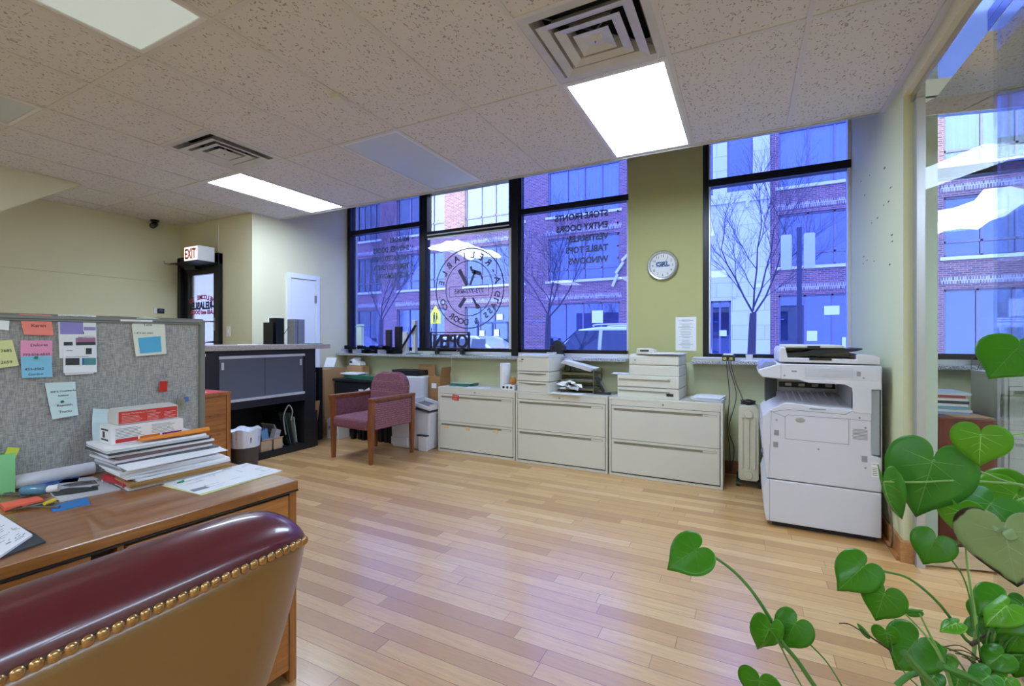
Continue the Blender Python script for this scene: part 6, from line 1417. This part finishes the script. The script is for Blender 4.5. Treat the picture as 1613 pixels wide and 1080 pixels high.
def rad_of(a):
    a = abs(a)
    for i in range(len(OUT) - 1):
        if OUT[i][0] <= a <= OUT[i + 1][0]: f_ = (a - OUT[i][0]) / (OUT[i + 1][0] - OUT[i][0]); return OUT[i][1] * (1 - f_) + OUT[i + 1][1] * f_
    return .04
def leaf(att, tip, f, mi, wid=1.0, fold=.25, curl=.2, df=0.0, tilt=0.0, name='leaf', side=0.0, veins=True):
    """heart leaf from its petiole joint to its tip; f = distance in front of the lens, df = how much nearer or farther the tip is"""
    A = at(att[0], att[1], f=f); T_ = at(tip[0], tip[1], f=f + df); ax = T_ - A; L = ax.length; ax.normalize()
    view = (A - Vector((0, 0, CZ))).normalized(); nz = (-view + Vector((0, 0, .35 + tilt))); nz = (nz - ax * nz.dot(ax)).normalized()
    sd = ax.cross(nz); 
    if side: nz = (nz * math.cos(side) + sd * math.sin(side)).normalized(); sd = ax.cross(nz)
    NR, NA = 7, 56; vs = []; fs = []; rim = []
    O = Vector((0, 0, 0))
    def put(x, y):
        z = -fold * abs(y) * .8 - curl * (max(0, x) ** 2) / L + .12 * curl * L * math.sin(y / L * 9)
        return A + ax * x + sd * y * wid + nz * z
    vs.append(put(0, 0)); rim.append(0)
    for r in range(1, NR + 1):
        for j in range(NA):
            a = -180 + 360 * j / NA; rr_ = rad_of(a) * L * r / NR; vs.append(put(rr_ * math.cos(rad(a)), rr_ * math.sin(rad(a)))); rim.append(r / NR * (1.0 if a > -150 and a < 150 else .6))
    for j in range(NA): fs.append((0, 1 + j, 1 + (j + 1) % NA))
    for r in range(NR - 1):
        for j in range(NA): a0 = 1 + r * NA; fs.append((a0 + j, a0 + NA + j, a0 + NA + (j + 1) % NA, a0 + (j + 1) % NA))
    me = bpy.data.meshes.new(name); inv = wm(t).inverted(); me.from_pydata([tuple(inv @ q) for q in vs], [], fs); me.materials.append(LF[mi])
    at_ = me.attributes.new('rim', 'FLOAT', 'POINT'); at_.data.foreach_set('value', rim)
    me.polygons.foreach_set('use_smooth', [True] * len(me.polygons)); o = bpy.data.objects.new(name, me); C.objects.link(o); o.parent = t
    q = o.modifiers.new('t', 'SOLIDIFY'); q.thickness = .0008
    if veins:
        vb = MB(); g_ = nz * .0012
        vb.tube([put(L * i / 6 * .93, 0) + g_ for i in range(7)], [.0013 - .00015 * i for i in range(7)], 5)
        for s_ in (-1, 1):
            for x0, an in ((.03, 100), (.05, 62), (.25, 45), (.45, 38)):
                R1 = rad_of(an) * L * .72 if x0 < .1 else L * .33 * (1 - x0)
                vb.tube([put(x0 * L + R1 * k_ / 4 * math.cos(rad(an)), s_ * R1 * k_ / 4 * math.sin(rad(an))) + g_ for k_ in range(5)], [.0007, .0006, .0005, .0004, .0002], 4)
        vb.build('leaf_veins', M(*[('leaf_vein_dark', '5a9a30', .4), ('leaf_vein_bright', '9cd060', .4), ('leaf_vein_cool', '7cb45c', .4), ('leaf_vein_pale', 'b4c89c', .4)][mi]), o)
    return A
STEM = M('green_stem', '4c8236', .4, var=.15); STEML = M('pale_green_stem', '86b062', .4, var=.1); BRK = M('brown_aerial_root', '4a3c28', .9, var=.3)
def stem(pts, r, mat=STEM, r2=None, name='stem'):
    P_ = curve([at(u, v, f=f) for u, v, f in pts], 6); k = len(P_); r2 = r if r2 is None else r2
    MB().tube(P_, [r + (r2 - r) * i / (k - 1) for i in range(k)], 8).build(name, mat, t, smooth=True)
px9 = lambda x, y: (1000 + x / 2.455, 640 + y / 2.455)
HUB = (1540, 1012, 1.16)
# far-reaching stem with the lone leaf
leaf(px9(240, 552), px9(122, 626), 1.16, 0, 1.05, fold=.1, curl=.1, side=.2)
stem([(*px9(240, 552), 1.16), (*px9(300, 578), 1.16), (*px9(380, 635), 1.16), (*px9(450, 710), 1.15), (*px9(520, 815), 1.15), (*px9(565, 905), 1.14), (*px9(630, 985), 1.14), (*px9(695, 1080), 1.14), (1330, 1140, 1.15), (1500, 1120, 1.2)], .0028, STEM, .0065)
leaf(px9(520, 856), px9(483, 970), 1.12, 0, .78, fold=.5, curl=.5, side=-.35); stem([(*px9(520, 856), 1.12), (*px9(560, 920), 1.12), (*px9(600, 1000), 1.12), (*px9(645, 1080), 1.12), (1290, 1120, 1.14)], .0018)
leaf(px9(622, 838), px9(560, 935), 1.17, 0, 1.0, fold=.2, curl=.2); stem([(*px9(622, 838), 1.17), (*px9(665, 905), 1.17), (*px9(740, 985), 1.17), (*px9(800, 1080), 1.17), (1350, 1130, 1.18)], .0018)
leaf(px9(482, 1055), (1192, 1112), 1.10, 0, 1.2, fold=.2); stem([(*px9(482, 1055), 1.10), (1205, 1085, 1.10), (1225, 1130, 1.12)], .0016)
# middle group
leaf(px9(885, 618), px9(785, 712), 1.14, 0, .92, fold=.3, curl=.2, side=-.2); stem([(*px9(885, 618), 1.14), (*px9(960, 636), 1.14), (*px9(1060, 665), 1.14), (*px9(1160, 745), 1.15), (*px9(1230, 830), 1.16), (*px9(1285, 905), 1.16), HUB], .0022, STEM, .0045)
leaf(px9(965, 722), px9(927, 832), 1.11, 0, 1.05, fold=.25, curl=.2); stem([(*px9(965, 722), 1.11), (*px9(1050, 805), 1.11), (*px9(1120, 880), 1.11), (*px9(1175, 960), 1.11), (*px9(1220, 1075), 1.11), (1500, 1110, 1.12)], .0018, STEML, .003)
leaf(px9(1100, 790), px9(1030, 785), 1.12, 2, .35, fold=.8, curl=.3, veins=False); stem([(*px9(1100, 800), 1.12), (*px9(1140, 880), 1.12), (*px9(1190, 980), 1.12), (*px9(1225, 1080), 1.12), (1505, 1120, 1.13)], .002, STEML, .0038)
leaf(px9(1090, 905), px9(1000, 1012), 1.20, 0, 1.15, fold=.15, curl=.15, side=.2); stem([(*px9(1090, 905), 1.20), (*px9(1180, 925), 1.19), (*px9(1270, 960), 1.18), (1560, 1060, 1.18)], .0022)
leaf(px9(970, 872), px9(985, 948), 1.10, 0, .95, fold=.3); stem([(*px9(975, 860), 1.10), (*px9(995, 930), 1.10), (*px9(1000, 960), 1.10), (1430, 1065, 1.12), (1480, 1110, 1.14)], .0016)
stem([(*px9(790, 838), 1.1), (*px9(830, 842), 1.1), (*px9(895, 880), 1.1), (*px9(940, 910), 1.1), (*px9(1000, 950), 1.1)], .0012, BRK, .002, name='aerial_root'); leaf(px9(905, 885), px9(868, 842), 1.1, 2, .3, fold=.6, veins=False); leaf(px9(978, 868), px9(1005, 820), 1.1, 2, .15, fold=.6, veins=False)
leaf(px9(1245, 838), px9(1178, 862), 1.12, 1, .75, fold=.3, side=.3)
leaf(px9(1160, 515), px9(1112, 610), 1.17, 0, 1.1, fold=.2); stem([(*px9(1160, 515), 1.17), (*px9(1210, 575), 1.17), (*px9(1265, 650), 1.17), (*px9(1295, 740), 1.16), (*px9(1310, 850), 1.16), HUB], .0018)
# right group
leaf(px9(1152, 206), px9(1090, 436), 1.22, 2, .95, fold=.2, curl=.25, side=-.15); stem([(*px9(1152, 206), 1.22), (*px9(1240, 222), 1.22), (*px9(1330, 250), 1.22), (*px9(1420, 285), 1.23), (*px9(1505, 312), 1.24), (1680, 800, 1.25), (1660, 1100, 1.26)], .0024, STEML, .004)
leaf(px9(962, 290), px9(990, 464), 1.20, 2, .42, fold=.7, curl=.5, side=.5); stem([(*px9(962, 290), 1.20), (*px9(1100, 292), 1.20), (*px9(1250, 286), 1.20), (*px9(1400, 294), 1.21), (*px9(1510, 306), 1.22), (1690, 790, 1.23), (1670, 1110, 1.24)], .0022, STEML, .004)
leaf(px9(1338, 106), px9(1330, 234), 1.13, 1, 1.12, fold=.1, curl=.1); stem([(*px9(1338, 106), 1.13), (*px9(1400, 116), 1.13), (*px9(1510, 106), 1.14), (1690, 690, 1.2), (1700, 1100, 1.26)], .002, STEML, .003)
leaf((1602, 549), (1558, 594), 1.15, 0, 1.15, fold=.1, curl=.1); stem([(1602, 549, 1.15), (1612, 560, 1.16), (1700, 620, 1.2), (1712, 1100, 1.26)], .002, STEML, .003)
leaf((1622, 541), (1606, 566), 1.22, 2, .8)
leaf(px9(1255, 400), px9(1277, 530), 1.19, 1, .95, fold=.3, curl=.2, side=.35); leaf(px9(1380, 372), px9(1278, 500), 1.18, 2, 1.1, fold=.3, curl=.3, side=.25); stem([(*px9(1380, 372), 1.18), (*px9(1440, 384), 1.18), (*px9(1510, 352), 1.18), (1700, 760, 1.2), (1690, 1100, 1.26)], .002, STEML, .003)
leaf(px9(1478, 338), px9(1380, 460), 1.26, 1, 1.25, fold=.1, curl=.1); leaf((1622, 772), (1604, 850), 1.26, 1, 1.2)
leaf(px9(1432, 480), px9(1478, 722), 1.08, 3, 1.02, fold=.15, curl=.2, side=.15); leaf(px9(1430, 478), px9(1492, 440), 1.075, 3, .8, fold=.5, curl=.8, veins=False); stem([(*px9(1432, 480), 1.08), (*px9(1510, 455), 1.08), (1660, 815, 1.1), (1680, 1100, 1.2)], .0024, STEM, .003)
stem([(*px9(1276, 470), 1.165), (*px9(1284, 600), 1.165), (*px9(1305, 740), 1.16), (*px9(1318, 850), 1.16), (*px9(1308, 1000), 1.16), (1530, 1100, 1.17), (1560, 1160, 1.2)], .0015, STEML, .0065)
for q in ((1425, 745, 1330, 800, 1.15, 0, 1.1), (1440, 770, 1350, 835, 1.13, 1, .9), (1340, 880, 1395, 800, 1.2, 0, .9), (1480, 800, 1400, 870, 1.12, 0, 1.0), (1500, 860, 1440, 960, 1.14, 0, 1.0), (1385, 830, 1365, 930, 1.16, 2, .8), (1330, 770, 1300, 820, 1.19, 0, .9), (1505, 760, 1480, 840, 1.18, 2, .9), (1420, 960, 1350, 1010, 1.12, 0, 1.0), (1500, 960, 1470, 1060, 1.15, 0, 1.0), (1370, 1040, 1300, 1090, 1.1, 2, 1.0), (1200, 960, 1140, 1010, 1.17, 1, .9), (1160, 1040, 1110, 1095, 1.16, 2, .8), (1440, 1050, 1400, 1100, 1.1, 1, 1.0), (1250, 1050, 1240, 1110, 1.12, 2, .8)):
    leaf(px9(q[0], q[1]), px9(q[2], q[3]), q[4], q[5], q[6], fold=.3, curl=.3, side=.2 * math.sin(q[0]))
    stem([(*px9(q[0], q[1]), q[4]), (*px9(q[0] * .6 + 1320 * .4, q[1] * .5 + 1000 * .5), 1.15), (1545 + q[0] % 30, 1100, 1.18)], .0016, STEML if q[5] == 1 else STEM, .0026)
stem([(*px9(1040, 950), 1.06), (*px9(1090, 1010), 1.06), (*px9(1150, 1075), 1.07), (1500, 1120, 1.1)], .0085, STEM, .009); stem([(*px9(1300, 920), 1.15), (*px9(1350, 890), 1.16), (*px9(1400, 850), 1.17)], .005, BRK, .003, name='aerial_root')
stem([(*px9(1180, 1000), 1.1), (*px9(1280, 1040), 1.1), (*px9(1360, 1085), 1.1)], .009, STEM, .007); stem([(*px9(1010, 1078), 1.08), (*px9(1060, 1040), 1.08), (*px9(1100, 1030), 1.09)], .006, STEM, .006)
for i in range(6):
    a = rr.uniform(0, 1); stem([(*px9(1190 + 25 * i, 930 + 12 * i), 1.14), (*px9(1260 + 20 * i, 925 + 22 * i), 1.14), (*px9(1330 + 26 * i, 985 + 16 * i), 1.15), (1560 + 8 * i, 1095, 1.17)], .0012, BRK, .0016, name='aerial_root')
